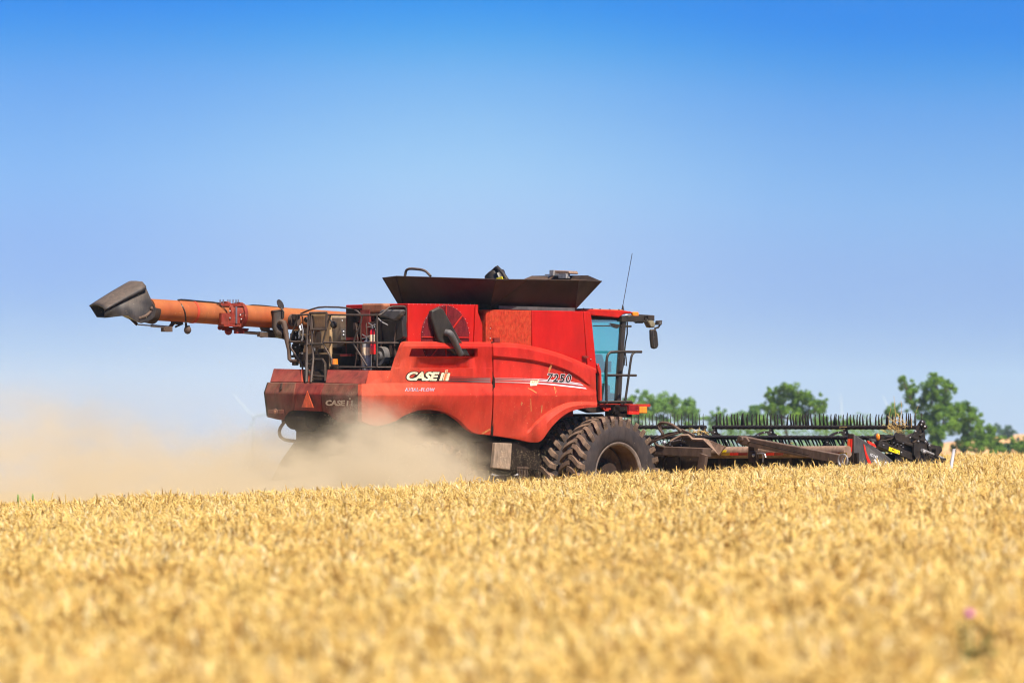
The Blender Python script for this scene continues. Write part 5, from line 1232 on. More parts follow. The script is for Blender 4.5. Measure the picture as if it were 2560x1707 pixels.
b = MB(); xs_ = E8(345, 1000).x-.03; b.prism([L(*c8(x, y), xs_) for x, y in ((278, 832), (303, 832), (300, 985), (274, 985))], (.01, 0, 0)); b.build('reflector_tape', 'orange', HD, 0)
b = MB(); b.prism([L(*c8(x, y), xs_) for x, y in ((305, 832), (328, 832), (324, 985), (302, 985))], (.01, 0, 0)); b.build('reflector_tape', 'redref', HD, 0)
b = MB(); b.sphere(E8(622, 815, 6.0), .075, 8, (.6, .9, 1.1)); b.beam(E8(540, 835, 6.0), E8(640, 860, 6.0), .05, .04); b.build('marker_lamp', 'grey', HD, 40)
b = MB(); b.sphere(E8(634, 812, 6.05), .055, 8, (.6, .8, 1.2)); b.build('lamp_lens', 'amber', HD, 40)
b = MB(); b.beam(E8(620, 885, 5.98), E8(1090, 1075, 5.98), .12, .12); b.beam(E8(850, 850, 6.04), E8(1060, 915, 6.04), .06, .05); b.build('reel_arm', 'black', HD, 0, bevel=.01)
b = MB(); b.prism([E8(x, y, 6.055) for x, y in ((768, 925), (892, 972), (888, 1016), (762, 970))], (0, .006, 0)); o = b.build('warning_sticker', 'yellow', HD, 0)
b = MB()
for pts_ in (((796, 958), (812, 945), (826, 970)), ((838, 980), (848, 972), (852, 988)), ((868, 992), (878, 985), (884, 1002)), ((776, 955), (784, 950), (788, 962)), ((828, 948), (831, 949), (828, 992), (825, 991))): poly(b, [c8(*q_) for q_ in pts_], lambda u, v: S(u, v, 6.063))
b.build('sticker_symbol', 'decal_black', o, 0, fix=False)
b = MB(); b.prism([E8(x, y, 6.1) for x, y in ((1062, 870), (1095, 845), (1120, 860), (1195, 1090), (1180, 1130), (1112, 1130), (1062, 1020))], (0, .05, 0)); b.build('end_plate', 'black', HD, 0, bevel=.006)
b = MB(); b.prism([E8(x, y, 5.95) for x, y in ((850, 1020), (1060, 1080), (1110, 1135), (1100, 1250), (870, 1250), (860, 1100))], (0, .3, 0)); b.prism([E8(x, y, 5.9) for x, y in ((780, 1010), (900, 1000), (1050, 1060), (860, 1110))], (0, .2, 0)); b.build('end_frame', 'dark', HD, 0)
b = MB(); b.prism([E8(x, y, 5.9) for x, y in ((1150, 800), (1185, 830), (1250, 930), (1310, 985), (1325, 1010), (1230, 1010), (1200, 1120), (1120, 1120))], (0, .04, 0)); b.build('cam_plate', 'shiny', HD, 0)
b = MB(); b.tube([E8(1150, 960), E8(1290, 1015), E8(1400, 1058)], .024, 8, rad=[.03, .022, .018]); b.sphere(E8(1172, 985), .045, 6); b.build('lift_cylinder', 'steel', HD, 40)
b = MB(); b.prism([E8(x, y) for x, y in ((1385, 1062), (1430, 1056), (1440, 1075), (1435, 1112), (1400, 1105))], (0, .12, 0)); b.beam(E8(1220, 1020), E8(1400, 1085), .03, .035); b.beam(E8(1230, 1050), E8(1300, 1110), .03, .03); b.beam(E8(1320, 1010), E8(1400, 1110), .02, .02); b.beam(E8(1270, 1000), E8(1330, 1120), .02, .02); b.beam(E8(1300, 1000), E8(1250, 1130), .02, .03); b.box(E8(1310, 990), (.09, .1, .12)); b.build('crop_divider', 'black', HD, 0)
b = MB(); rr3 = random.Random(8)
for i in range(30):
    p = E8(rr3.uniform(640, 1050), rr3.uniform(800, 900)+0, 5.85-rr3.random()*.3); b.box(p, (rr3.uniform(.03, .12), rr3.uniform(.03, .12), rr3.uniform(.03, .1)))
b.tube([E8(x, y, 5.95) for x, y in ((860, 880), (870, 790), (900, 780), (950, 800), (1010, 850))], .03, 6, smooth=1)
b.tube([E8(x, y, 5.95) for x, y in ((660, 850), (720, 850), (800, 830), (850, 820))], .014, 6, smooth=1); b.beam(E8(720, 850, 5.8), E8(740, 940, 5.8), .05, .05); b.beam(E8(820, 830, 5.8), E8(810, 920, 5.8), .04, .06)
b.build('reel_drive', 'black', HD, 0)
b = MB()
for px in ((820, 875), (842, 910), (862, 890), (930, 885), (905, 905), (930, 925)): b.box(E8(*px, 6.08), (.035, .01, .012))
for px in ((700, 905), (790, 1005), (868, 1008), (910, 990)): b.sphere(E8(*px, 6.06), .015, 4)
b.build('fitting', 'chrome', HD, 0)
b = MB(); b.box((2.9, 0, .28), (1.9, 12.1, .06)); b.beam((4.2, 6.1, .22), (4.2, -6.1, .22), .1, .06); b.build('draper_deck', 'dark', HD, 0)
def shift(o, off):
    for c in o.children:
        if c.location.length > 0:
            c.location -= off
        elif c.type == 'MESH' and c.data.users == 1: c.data.transform(Matrix.Translation(-off)); 
        shift(c, off)
shift(HD, HO)

# straw caught on the reel
ST = world(L(2230, 1062, 3.7))
b = MB(); r4 = random.Random(21)
def straw_piece(p, q, r=.004):
    m_ = (p+q)/2+Vector((r4.gauss(0, .02), 0, r4.gauss(0, .02))); b.tube([p, m_, q], r, 4)
for i in range(60):
    x = r4.gauss(855, 55); y = r4.gauss(690, 42); L_ = r4.uniform(.10, .36); a = r4.choice((-.5, -.4, -.6, .3, 1.0))+r4.gauss(0, .25)
    p = L(*c8(x, y), 3.7+r4.uniform(-.1, .05)); d_ = Vector((0, -math.cos(a), math.sin(a)))*L_/2
    straw_piece(world(p-d_)-ST, world(p+d_)-ST)
for (x0, y0, x1, y1) in ((850, 620, 822, 330), (900, 600, 905, 380), (1070, 560, 1120, 420), (960, 700, 850, 530), (1030, 700, 1035, 560), (990, 690, 820, 590), (180, 690, 270, 690), (180, 700, 240, 720)):
    straw_piece(world(L(*c8(x0, y0), 3.66))-ST, world(L(*c8(x1, y1), 3.66))-ST, .0035)
o = b.build('straw_tangle', 'straw', None, 0); o.location = ST; tag(o, 'tangle of loose dry straw caught in the tines near the right end of the reel', 'straw')
b = MB(); ST = world(L(1745, 1080, 3.3))
for i in range(26):
    p = L(*c7(r4.gauss(745, 40), r4.gauss(730, 16)), 3.3); a = r4.choice((-.4, .3, 1.3))+r4.gauss(0, .2); d_ = Vector((0, -math.cos(a), math.sin(a)))*r4.uniform(.03, .12)
    straw_piece(world(p-d_)-ST, world(p+d_)-ST)
straw_piece(world(L(*c7(1770, 885), 1.5))-ST, world(L(*c7(1815, 845), 1.5))-ST)
o = b.build('straw_tangle', 'straw', None, 0); o.location = ST; tag(o, 'small clump of dry straw on the reel disc beside the centre gap of the reel', 'straw')

# small repeated pieces become parts of their own
def split_pieces(o):
    me = o.data; n = len(me.vertices); par = list(range(n))
    def find(i):
        while par[i] != i: par[i] = par[par[i]]; i = par[i]
        return i
    for e in me.edges:
        a, b_ = find(e.vertices[0]), find(e.vertices[1])
        if a != b_: par[a] = b_
    grp = {}
    for p in me.polygons: grp.setdefault(find(p.vertices[0]), []).append(tuple(p.vertices))
    if len(grp) < 2: return
    smooth = me.polygons[0].use_smooth
    for fs in grp.values():
        ids = sorted({i for f in fs for i in f}); mp = {i: k for k, i in enumerate(ids)}
        m2_ = bpy.data.meshes.new(o.name); m2_.from_pydata([tuple(me.vertices[i].co) for i in ids], [], [tuple(mp[i] for i in f) for f in fs])
        m2_.materials.append(me.materials[0])
        if smooth: m2_.shade_smooth(); m2_.set_sharp_from_angle(angle=.7)
        q = bpy.data.objects.new(o.name.split('.')[0], m2_); COL.objects.link(q); q.parent = o.parent; q.location = o.location
    bpy.data.objects.remove(o)
for o in [o for o in bpy.data.objects if o.type == 'MESH' and o.name.split('.')[0] in ('rivet', 'bolt', 'joint_bolt', 'fitting', 'rear_work_lamp', 'frame_leg', 'screen_spoke', 'spout_linkage', 'engine_fitting', 'cover_latch', 'engine_bracket', 'wiper', 'valve', 'cable')]:
    if o.name.split('.')[0] == 'valve' and o.parent.name.startswith(('fire', 'water')): continue
    split_pieces(o)

# ================================================================== trees
def foliage_mat(nm, c0, c1):
    m, t, b = new_mat(nm); b.inputs['Roughness'].default_value = .6; b.inputs['Specular IOR Level'].default_value = .2
    at = t.nodes.new('ShaderNodeAttribute'); at.attribute_name = 'tint'
    r = t.nodes.new('ShaderNodeValToRGB'); r.color_ramp.elements[0].color = (*c0, 1); r.color_ramp.elements[1].color = (*c1, 1)
    t.links.new(at.outputs['Fac'], r.inputs[0]); t.links.new(r.outputs[0], b.inputs['Base Color'])
    tl = t.nodes.new('ShaderNodeBsdfTranslucent'); t.links.new(r.outputs[0], tl.inputs['Color'])
    ms = t.nodes.new('ShaderNodeMixShader'); ms.inputs[0].default_value = .35
    t.links.new(b.outputs[0], ms.inputs[1]); t.links.new(tl.outputs[0], ms.inputs[2]); t.links.new(ms.outputs[0], t.nodes['Material Output'].inputs['Surface'])
    return m
FM = [foliage_mat('foliage_mid', (.026,.085,.008), (.20,.33,.028)), foliage_mat('foliage_pale', (.06,.14,.03), (.22,.37,.06)), foliage_mat('foliage_dark', (.02,.055,.025), (.06,.12,.035))]
def tree(name, label, cat, Y, clumps, base_u, fm=0, group=None, leaf=.17, dens=1.0, seed=0, trunk_r=.22):
    """clumps: (u, v, radius) in photo pixels at distance Y"""
    rnd = random.Random(seed); k = Y/F
    X0 = (base_u-1280)*k; zb0 = ground_z(X0, Y)
    root = empty(name, (X0, Y, zb0)); tag(root, label, cat, group)
    cl = []
    for (u, v, r) in clumps:
        p = W(u, v, Y)-Vector((X0, Y, zb0)); R = r*k
        p.y += rnd.uniform(-1, 1)*max(1.0, R*1.2); cl.append((p, R*1.2))
    vs, fs, ti = [], [], []
    for p, R in cl:
        n = int(560*dens*(R/.6)**2)+90
        sub = [(p+Vector((rnd.gauss(0, .5), rnd.gauss(0, .6), rnd.gauss(0, .5)))*R, R*rnd.uniform(.35, .6), rnd.random()) for _ in range(7)]
        for i in range(n):
            c, rr, tt = rnd.choice(sub); d = Vector((rnd.gauss(0, 1), rnd.gauss(0, 1), rnd.gauss(0, 1))).normalized()
            q = c + d*rr*rnd.uniform(.5, 1.08)**.7
            nn = (d + Vector((rnd.gauss(0, .6), rnd.gauss(0, .6), rnd.gauss(0, .6)+.2))).normalized(); a = nn.orthogonal().normalized(); b_ = nn.cross(a)
            an = rnd.random()*PI; a, b_ = a*math.cos(an)+b_*math.sin(an), b_*math.cos(an)-a*math.sin(an)
            s = leaf*rnd.uniform(.6, 1.3); k0 = len(vs)
            vs += [q-a*s*.5, q+b_*s*.32, q+a*s*.55, q-b_*s*.32]; fs.append((k0, k0+1, k0+2, k0+3)); ti.append(min(1, max(0, .25+tt*.45+rnd.gauss(0, .16))))
    me = bpy.data.meshes.new('crown'); me.from_pydata([tuple(v) for v in vs], [], fs)
    at = me.attributes.new('tint', 'FLOAT', 'FACE'); at.data.foreach_set('value', ti)
    link('crown', me, FM[fm], root, 0)
    b = MB(); done = []
    top = max(p.z for p, R in cl)
    stem = [Vector((0, 0, -.4)), Vector((.1, 0, top*.25)), Vector((-.05, .1, top*.45))]
    b.tube(stem, .2, 8, rad=[trunk_r*1.3, trunk_r, trunk_r*.75]); nodes = stem[1:]
    for p, R in sorted(cl, key=lambda t_: (t_[0]-stem[2]).length):
        q = min(nodes, key=lambda n_: (n_-p).length + (.5 if n_.z > p.z else 0))
        m_ = q.lerp(p, .55)+Vector((0, 0, -.08*(p-q).length)); rad = max(.03, trunk_r*.5*(1-(q-stem[2]).length/(top+1)))
        b.tube([q, m_, p], .05, 5, rad=[rad, rad*.75, rad*.4]); nodes.append(p)
    b.build('trunk', 'trunk', root, 40)
    return root
def t8(lst): return [(*c8(x, y), r/4.704) for x, y, r in lst]
def t7(lst): return [(*c7(x, y), r/4.523) for x, y, r in lst]
# the tall open tree on the right
big = [(930,150,50),(965,215,55),(1020,210,42),(985,285,55),(1060,260,45),(1040,400,55),(1000,385,38),(1040,330,45),
 (1280,140,62),(1360,140,55),(1450,185,55),(1515,225,52),(1230,215,70),(1330,240,80),(1430,265,62),(1200,320,62),(1280,340,72),(1380,350,70),(1165,420,60),(1250,450,80),(1350,460,90),(1440,440,80),
 (1100,480,60),(1180,560,85),(1300,590,95),(1400,580,90),(1070,560,50),(1250,710,90),(1340,740,80),(1300,830,80),(1370,890,55),(1240,640,80),(1320,920,60),(1400,680,70)]
tree('broadleaf_tree', 'tallest tree, loose and many limbed, rising behind the right end of the header', 'tree', 470, t8(big), c8(1340, 0)[0], 0, seed=1, trunk_r=.3)
mid = [(1560,440,75),(1640,450,60),(1550,560,90),(1660,540,72),(1720,500,55),(1500,680,75),(1600,660,85),(1700,640,75),(1650,760,75),(1680,870,85),(1500,560,70),(1740,600,50),(1690,410,40),(1720,760,60),(1640,930,60),(1560,930,45)]
tree('broadleaf_tree', 'round crowned tree with sky showing beneath it, right against the tallest tree', 'tree', 476, t8(mid), c8(1650, 0)[0], 0, seed=2)
rt = [(1790,690,70),(1830,620,52),(1850,740,80),(1800,850,90),(1880,830,70),(1760,930,50),(1850,930,60)]
tree('broadleaf_tree', 'low leafy tree in the group sloping down to the golden hill', 'tree', 482, t8(rt), c8(1830, 0)[0], 0, seed=3)
rt = [(1950,730,60),(1960,820,85),(2020,900,70),(1930,920,75),(2050,840,40),(2060,940,50),(1990,760,50)]
tree('leafy_bush', 'large rounded bush at the foot of the golden hill', 'bush', 488, t8(rt), c8(1980, 0)[0], 0, seed=4)
for i, (xs_, lb_) in enumerate((([(2160,890,40),(2150,940,50),(2195,925,38),(2110,950,35)], 'dark narrow bush standing alone before the golden hill'), ([(2230,925,48),(2275,905,36),(2260,950,45),(2300,940,40)], 'low bush with a bare twig above it in front of the hill'), ([(2335,905,50),(2380,925,55),(2315,950,50),(2430,900,70),(2350,950,50)], 'low bush at the right edge of the picture'))):
    tree('leafy_bush', lb_, 'bush', 500, t8(xs_), c8(xs_[0][0], 0)[0], 0 if i else 2, seed=10+i, trunk_r=.1)
tree('far_tree', 'dark blue green tree on top of the golden hill', 'tree', 1120, t8([(2045,690,28),(2090,730,40),(2140,745,48),(2190,745,40),(2230,745,24),(2110,775,40),(2170,775,36),(2035,665,14)]), c8(2140, 0)[0], 2, seed=20, leaf=.4, dens=.25)
tree('leafy_bush', 'thin dark bush on the slope of the golden hill', 'bush', 1000, t8([(2280,830,14),(2280,850,10)]), c8(2280, 0)[0], 2, seed=21, leaf=.3, dens=.3, trunk_r=.08)
tree('broadleaf_tree', 'small round tree just left of the tallest tree, behind the reel tines', 'tree', 485, t8([(750,500,42),(800,500,50),(850,480,45),(870,520,35),(800,560,45),(740,540,30),(965,500,18),(880,760,50),(1000,760,60),(940,820,50)]), c8(810, 0)[0], 0, seed=5)
# tree above the middle of the reel
B_ = [(1560,265,38),(1530,310,25),(1570,345,55),(1650,255,58),(1740,240,62),(1830,250,62),(1900,285,52),(1640,370,70),(1740,350,70),(1850,360,80),(1950,340,62),(2010,300,30),(2020,400,72),(2100,420,60),(2150,365,42),(2165,420,35),(2110,480,42),(1560,440,55),(1510,450,35),(1650,470,70),(1780,450,70),(1900,450,70),(2000,480,60),(1700,560,70),(1820,560,70),(1930,570,70),(1600,540,60)]
tree('broadleaf_tree', 'broad rounded tree standing alone above the middle of the header reel', 'tree', 465, t7(B_), c7(1800, 0)[0], 0, seed=6, trunk_r=.3)
A1 = [(130,320,52),(60,385,72),(10,350,50),(200,370,72),(100,470,85),(200,520,80),(20,480,70),(-60,420,50),(60,560,80)]
A2 = [(300,385,72),(400,365,72),(460,340,34),(470,385,55),(370,450,80),(260,490,80),(460,490,80),(350,570,80)]
A3 = [(560,420,60),(640,395,58),(640,375,25),(700,430,45),(600,490,75),(690,500,60),(540,520,70),(650,570,70),(730,540,40)]
tree('broadleaf_tree', 'grey green tree directly behind the marker lamps of the cab', 'tree', 492, t7(A1), c7(90, 0)[0], 1, seed=7)
tree('broadleaf_tree', 'grey green tree in the middle of the clump right of the cab', 'tree', 496, t7(A2), c7(370, 0)[0], 1, seed=8)
tree('broadleaf_tree', 'rightmost and lowest tree of the clump right of the cab', 'tree', 500, t7(A3), c7(630, 0)[0], 1, seed=9)
hedge = [([(880,570,45),(950,550,50),(1010,540,45),(930,620,60),(1000,630,50)], 'low pale shrub seen through the tines just right of the reel gap'),
 ([(1080,590,50),(1140,560,40),(1120,640,60),(1200,600,55)], 'second low pale shrub to the right of the reel gap'),
 ([(1330,500,48),(1400,490,58),(1450,480,48),(1280,560,60),(1370,570,70),(1470,560,60),(1330,640,70),(1450,640,60)], 'taller shrub touching the left side of the broad rounded tree'),
 ([(2110,580,55),(2150,620,60),(2180,560,35),(2080,650,60),(2200,640,45)], 'shrub under the right side of the broad rounded tree'),
 ([(2270,620,45),(2320,600,38),(2380,640,60),(2460,620,50)], 'low shrub between the broad rounded tree and the far wind turbine')]
for i, (xs_, lb_) in enumerate(hedge): tree('shrub', lb_, 'shrub', 505+3*i, t7(xs_), c7(xs_[2][0], 0)[0], 1, seed=30+i, trunk_r=.12)
# the strip of scrub seen under the upper bat of the reel: nobody could count it
r5 = random.Random(77)
vs, fs, ti = [], [], []
for i in range(430):
    u = r5.uniform(1560, 2260); v = r5.uniform(1056, 1150) - 14*math.sin(u*.021)
    Y_ = r5.uniform(500, 530); p = W(u, v, Y_); R = r5.uniform(.35, .75); tt = r5.random()
    for j in range(70):
        d = Vector((r5.gauss(0, 1), r5.gauss(0, 1), r5.gauss(0, 1))).normalized(); q = p+d*R; a = Vector((r5.gauss(0, 1), r5.gauss(0, 1), r5.gauss(0, 1))).normalized(); b_ = a.cross(d); s = .16*r5.uniform(.6, 1.3); k0 = len(vs)
        vs += [q-a*s*.5, q+b_*s*.4, q+a*s*.5, q-b_*s*.4]; fs.append((k0, k0+1, k0+2, k0+3)); ti.append(min(1, max(0, .3+tt*.5+r5.gauss(0, .12))))
me = bpy.data.meshes.new('scrub'); me.from_pydata([tuple(v) for v in vs], [], fs); at = me.attributes.new('tint', 'FLOAT', 'FACE'); at.data.foreach_set('value', ti)
tag(link('scrub', me, FM[1], None, 0), 'strip of pale green scrub behind the reel of the header', 'scrub', kind='stuff')

# ================================================================== wind turbines, stake, weeds
def turbine(u, v, Y, rot, label, yaw=.3):
    p = W(u, v, Y); zg = ground_z(p.x, Y); e = empty('wind_turbine', (p.x, Y, zg)); tag(e, label, 'wind turbine', 'wind turbines far beyond the field')
    H = p.z-zg
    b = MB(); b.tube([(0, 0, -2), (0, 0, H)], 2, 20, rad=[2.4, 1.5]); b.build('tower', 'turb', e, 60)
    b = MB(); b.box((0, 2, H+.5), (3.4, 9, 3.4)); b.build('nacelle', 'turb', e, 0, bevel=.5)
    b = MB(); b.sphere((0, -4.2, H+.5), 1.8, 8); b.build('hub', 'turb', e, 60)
    for k in range(3):
        a = rot + k*2*PI/3; d = Vector((math.sin(a), 0, math.cos(a))); s_ = Vector((math.cos(a), .25, -math.sin(a))); c = Vector((0, -4.4, H+.5)); nrm = Vector((0, 1, 0))
        b = MB(); secs = []
        for (t, ch, th) in ((1.5, 1.0, .9), (6, 2.0, .6), (14, 1.9, .4), (30, 1.2, .25), (43, .3, .1)):
            m_ = c+d*t; secs.append([m_-s_*ch, m_+nrm*th, m_+s_*ch*.7, m_-nrm*th])
        vs = [q_ for s1 in secs for q_ in s1]
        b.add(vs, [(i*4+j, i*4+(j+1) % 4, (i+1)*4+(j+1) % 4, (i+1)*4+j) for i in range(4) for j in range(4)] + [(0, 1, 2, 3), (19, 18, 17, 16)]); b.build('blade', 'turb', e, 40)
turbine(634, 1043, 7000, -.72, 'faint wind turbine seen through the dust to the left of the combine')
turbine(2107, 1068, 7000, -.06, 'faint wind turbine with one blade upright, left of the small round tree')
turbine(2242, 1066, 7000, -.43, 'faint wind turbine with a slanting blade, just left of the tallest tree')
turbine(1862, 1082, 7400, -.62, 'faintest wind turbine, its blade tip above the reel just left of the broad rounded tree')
# white stake in the wheat
p = W(2380.5, 1159, 92); zt_s = W(2384, 1123, 92).z; zg = ground_z(p.x, 92)
b = MB(); b.tube([(-.10, 0, 0), (-.01, 0, p.z-zg), (.03, 0, zt_s-zg)], .026, 10, rad=[.028, .027, .025]); b.tube([(.03, 0, zt_s-zg), (.0302, 0, zt_s-zg+.01)], .029, 10)
o = b.build('marker_stake', 'white', None, 40); o.location = (p.x, 92, zg); tag(o, 'thin white stake leaning slightly in the wheat right of the header', 'stake')
# green weeds standing above the wheat at the far left
def weed(u, v, Y, label, nm='green_weed'):
    p = W(u, v, Y); zg = ground_z(p.x, Y); H = p.z-zg; b = MB()
    b.tube([(.03, 0, 0), (.01, 0, H*.6), (0, 0, H)], .006, 5, rad=[.006, .005, .003]); b.sphere((0, 0, H-.05), .02, 6, (.7, .7, 3))
    for k in range(5): b.tube([(0, 0, H-.30-.1*k), (.04*(-1)**k, .01, H-.2-.1*k), (.07*(-1)**k, .02, H-.22-.1*k)], .006, 4, rad=[.004, .007, .002])
    o = b.build(nm, mat('weed_green', (.16,.26,.05), .6), None, 40); o.location = (p.x, Y, zg); tag(o, label, 'weed')
weed(45, 1236, 79, 'leftmost green weed poking above the wheat edge in front of the dust')
weed(82, 1235, 79.5, 'second green weed from the left above the wheat edge in front of the dust')
# thistle close to the camera
TY = 23.5; p = W(2424, 1528, TY); zg = ground_z(p.x, TY); TH = p.z-zg
th = empty('thistle', (p.x, TY, zg)); tag(th, 'green thistle with one purple flower in the blurred wheat at lower right', 'thistle')
kk = TY/F
def TP(u, v, dy=0): q = W(u, v, TY); return Vector((q.x-p.x, dy, q.z-zg))
b = MB()
for pts_ in ([(2428, 1700), (2426, 1600), (2424, 1540)], [(2428, 1680), (2405, 1620), (2402, 1568)], [(2432, 1690), (2455, 1620), (2470, 1560), (2476, 1545)], [(2450, 1640), (2478, 1590), (2490, 1580)], [(2440, 1700), (2470, 1650), (2495, 1620)]):
    b.tube([TP(*q_) for q_ in pts_], .004, 6, rad=[.006]+[.004]*(len(pts_)-1), smooth=1)
b.tube([(0, 0, 0), TP(2428, 1705)], .008, 6); b.build('stem', mat('thistle_green', (.11,.17,.05), .6), th, 50)
b = MB(); r6 = random.Random(2)
for i in range(85):
    u0, v0 = r6.choice(((2410, 1620), (2405, 1580), (2458, 1600), (2465, 1570), (2430, 1650), (2425, 1670), (2445, 1640), (2456, 1625), (2480, 1640)))
    c = TP(u0+r6.gauss(0, 5), v0+r6.gauss(0, 14), r6.gauss(0, .01)); a = r6.uniform(0, 2*PI); d_ = Vector((math.cos(a), math.sin(a), r6.uniform(-.1, .7)))*r6.uniform(.03, .06); s_ = d_.cross(Vector((0, 0, 1))).normalized()*.011
    b.add([c, c+d_*.5+s_, c+d_, c+d_*.5-s_], [(0, 1, 2, 3)])
b.build('leaves', mat('thistle_leaf', (.055,.10,.03), .6), th, 0, fix=False)
b = MB(); 
for (u0, v0, r_) in ((2425, 1541, .010), (2402, 1565, .011), (2475, 1547, .009)): b.sphere(TP(u0, v0), r_, 8, (1, 1, 1.3))
b.build('flower_bud', mat('thistle_bud', (.09,.10,.04), .7), th, 50)
b = MB()
b.sphere(TP(2424, 1534), .017, 8, (1, 1, .8))
for i in range(90):
    a = r6.uniform(0, 2*PI); d_ = Vector((math.cos(a)*.6, math.sin(a)*.6, 1.0))*r6.uniform(.018, .034); c = TP(2424, 1539); s_ = Vector((-math.sin(a), math.cos(a), 0))*.003
    b.add([c-s_, c+s_, c+d_], [(0, 1, 2)])
b.build('flower', mat('thistle_purple', (.52,.04,.42), .6), th, 0, fix=False)

# ================================================================== chaff and dust
DENS_SCALE = 1.0
def lerp_pts(pts_, x): return interp([(a, b_) for a, b_ in pts_], x)[0]
DTOP = [(-15, -.2), (-11, .40), (-8, .30), (-6.5, -.2), (-4.6, -.5), (-3.6, -.38), (-2.6, -.05), (-1.8, -.05), (-1.0, -.48), (-.4, -.95), (.2, -1.6)]   # top of the cloud above eye level, by X
r7 = random.Random(31); b = MB()
def fleck(p, s):
    a = Vector((r7.gauss(0, 1), r7.gauss(0, 1), r7.gauss(0, 1))).normalized(); c = a.orthogonal().normalized()
    l_ = s*r7.uniform(.8, 2.6); b.add([p-a*l_, p+c*s*.4, p+a*l_, p-c*s*.4], [(0, 1, 2, 3)])
for i in range(11000):
    X = r7.uniform(-9.5, .6)
    if r7.random() < .45: X = r7.gauss(-1.3, .75)
    top = lerp_pts(DTOP, max(-15, min(.2, X))); z = r7.uniform(-1.6, top+.12) + abs(r7.gauss(0, .16))
    if X > -.2: z = r7.uniform(-1.2, -.5)
    Y_ = r7.uniform(89.5, 97.5)
    fleck(Vector((X, Y_, z)), r7.uniform(.0022, .005))
for i in range(700):
    X = r7.uniform(-9, 3.0); fleck(Vector((X, r7.uniform(92, 98), r7.gauss(-.2, .9))), r7.uniform(.0025, .005))
for i in range(420):
    fleck(W(r7.uniform(0, 620), 880+r7.gauss(0, 110), 95), r7.uniform(.0025, .006))
chf = b.build('flying_chaff', mat('chaff_flecks', (.82,.62,.34), .6), None, 0, fix=False); tag(chf, 'specks of chaff flying in the dust behind and beside the combine', 'chaff', kind='stuff')

# dust cloud: a soft noisy volume in a closed box standing on the stubble
X0, X1, Y0, Y1, Z0, Z1 = -15.0, .6, 90.0, 104.0, -2.35, 1.6
b = MB(); b.box(((X0+X1)/2, (Y0+Y1)/2, (Z0+Z1)/2), (X1-X0, Y1-Y0, Z1-Z0))
m = bpy.data.materials.new('field_dust'); m.use_nodes = True; t = m.node_tree; t.nodes.clear()
o_ = t.nodes.new('ShaderNodeOutputMaterial'); pv = t.nodes.new('ShaderNodeVolumePrincipled')
pv.inputs['Color'].default_value = (.83, .71, .51, 1); pv.inputs['Anisotropy'].default_value = .15
t.links.new(pv.outputs[0], o_.inputs['Volume'])
tc = t.nodes.new('ShaderNodeTexCoord'); sp = t.nodes.new('ShaderNodeSeparateXYZ'); t.links.new(tc.outputs['Object'], sp.inputs[0])
def mth(op, a, c=None, cl=False):
    n = t.nodes.new('ShaderNodeMath'); n.operation = op; n.use_clamp = cl
    for i, q_ in enumerate((a, c)):
        if q_ is None: continue
        if isinstance(q_, (int, float)): n.inputs[i].default_value = q_
        else: t.links.new(q_, n.inputs[i])
    return n.outputs[0]
def mapr(v, a, b_, c=0., d=1., sm=True):
    n = t.nodes.new('ShaderNodeMapRange'); n.interpolation_type = 'SMOOTHSTEP' if sm else 'LINEAR'
    n.inputs['From Min'].default_value = a; n.inputs['From Max'].default_value = b_; n.inputs['To Min'].default_value = c; n.inputs['To Max'].default_value = d
    t.links.new(v, n.inputs['Value']); return n.outputs[0]
nz = t.nodes.new('ShaderNodeTexNoise'); nz.inputs['Scale'].default_value = .55; nz.inputs['Detail'].default_value = 3; nz.inputs['Roughness'].default_value = .55; t.links.new(tc.outputs['Object'], nz.inputs['Vector'])
nz2 = t.nodes.new('ShaderNodeTexNoise'); nz2.inputs['Scale'].default_value = 1.9; nz2.inputs['Detail'].default_value = 2; t.links.new(tc.outputs['Object'], nz2.inputs['Vector'])
mpn = t.nodes.new('ShaderNodeMapping'); mpn.inputs['Scale'].default_value = (.8, .8, 1.6); mpn.inputs['Rotation'].default_value = (0, .5, 0); t.links.new(tc.outputs['Object'], mpn.inputs['Vector'])
nz3 = t.nodes.new('ShaderNodeTexNoise'); nz3.inputs['Scale'].default_value = 1.7; nz3.inputs['Detail'].default_value = 6; nz3.inputs['Roughness'].default_value = .6; nz3.inputs['Distortion'].default_value = .6; t.links.new(mpn.outputs[0], nz3.inputs['Vector'])
fc = t.nodes.new('ShaderNodeFloatCurve'); cv = fc.mapping.curves[0]
xn = mapr(sp.outputs['X'], X0, X1, 0, 1, False)
ptsn = [((x-X0)/(X1-X0), (z-Z0)/(Z1-Z0)) for x, z in DTOP]
cv.points[0].location = (0, ptsn[0][1]); cv.points[1].location = (1, 0.0)
for q_ in ptsn[1:]: cv.points.new(*q_)
fc.mapping.update(); t.links.new(xn, fc.inputs['Value'])
topz = mapr(fc.outputs[0], 0, 1, Z0, Z1, False)
dz_ = mth('SUBTRACT', topz, sp.outputs['Z'])                       # metres below the top
dz_ = mth('ADD', dz_, mth('MULTIPLY', mth('SUBTRACT', nz.outputs['Fac'], .5), 3.2))
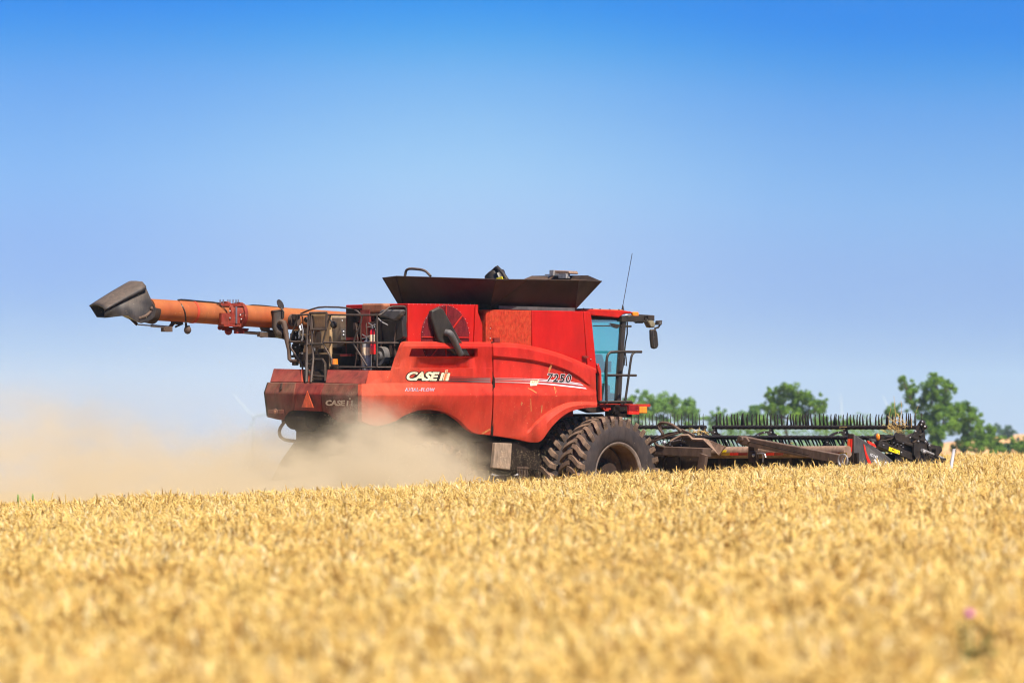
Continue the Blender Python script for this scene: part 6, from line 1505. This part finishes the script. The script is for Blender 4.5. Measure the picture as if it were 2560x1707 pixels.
dz_ = mth('ADD', dz_, mth('MULTIPLY', mth('SUBTRACT', nz2.outputs['Fac'], .5), 1.1))
fall = mapr(dz_, -.25, 1.15)
# thicker close behind the machine, thin far to the left
thick = mth('MULTIPLY', mapr(sp.outputs['X'], -9, -1.8, .10, 1.0), mapr(nz3.outputs['Fac'], .38, .62, .12, 1.9))
low = mapr(sp.outputs['Z'], -2.2, -.2, 1.5, .75)
edge = mth('MULTIPLY', mth('MULTIPLY', mapr(sp.outputs['Y'], Y0, Y0+3), mapr(sp.outputs['Y'], Y1-4, Y1, 1, 0)), mth('MULTIPLY', mapr(sp.outputs['X'], X1-1.2, X1, 1, 0), mapr(sp.outputs['Z'], Z1-.5, Z1, 1, 0)))
dn = mth('MULTIPLY', mth('MULTIPLY', mth('MULTIPLY', fall, thick), mth('MULTIPLY', low, edge)), 1.2)
dn = mth('ADD', dn, mth('MULTIPLY', mth('MULTIPLY', mapr(sp.outputs['X'], -2.5, -8.5), mapr(sp.outputs['Z'], 1.35, -.6)), mth('MULTIPLY', edge, mapr(nz3.outputs['Fac'], .3, .7, .02, .085))))
t.links.new(dn, pv.inputs['Density'])
me = b.mesh('dust_cloud'); me.materials.append(m); dust = bpy.data.objects.new('dust_cloud', me); COL.objects.link(dust)
m.cycles.volume_step_rate = 1.0
tag(dust, 'pale tan dust cloud billowing behind and beneath the rear of the combine', 'dust', kind='stuff')

# ================================================================== haze
b = MB(); b.box((0, 3850, -20), (3040, 7960, 170))
m = bpy.data.materials.new('air_haze'); m.use_nodes = True; t = m.node_tree; t.nodes.clear()
o_ = t.nodes.new('ShaderNodeOutputMaterial'); pv = t.nodes.new('ShaderNodeVolumePrincipled'); pv.inputs['Color'].default_value = (.50, .74, 1, 1); pv.inputs['Density'].default_value = .0001; pv.inputs['Anisotropy'].default_value = .1
t.links.new(pv.outputs[0], o_.inputs['Volume']); me = b.mesh('haze'); me.materials.append(m); hz_ = bpy.data.objects.new('haze', me); COL.objects.link(hz_)
tag(hz_, 'thin blue summer haze over the whole field', 'haze', kind='stuff')
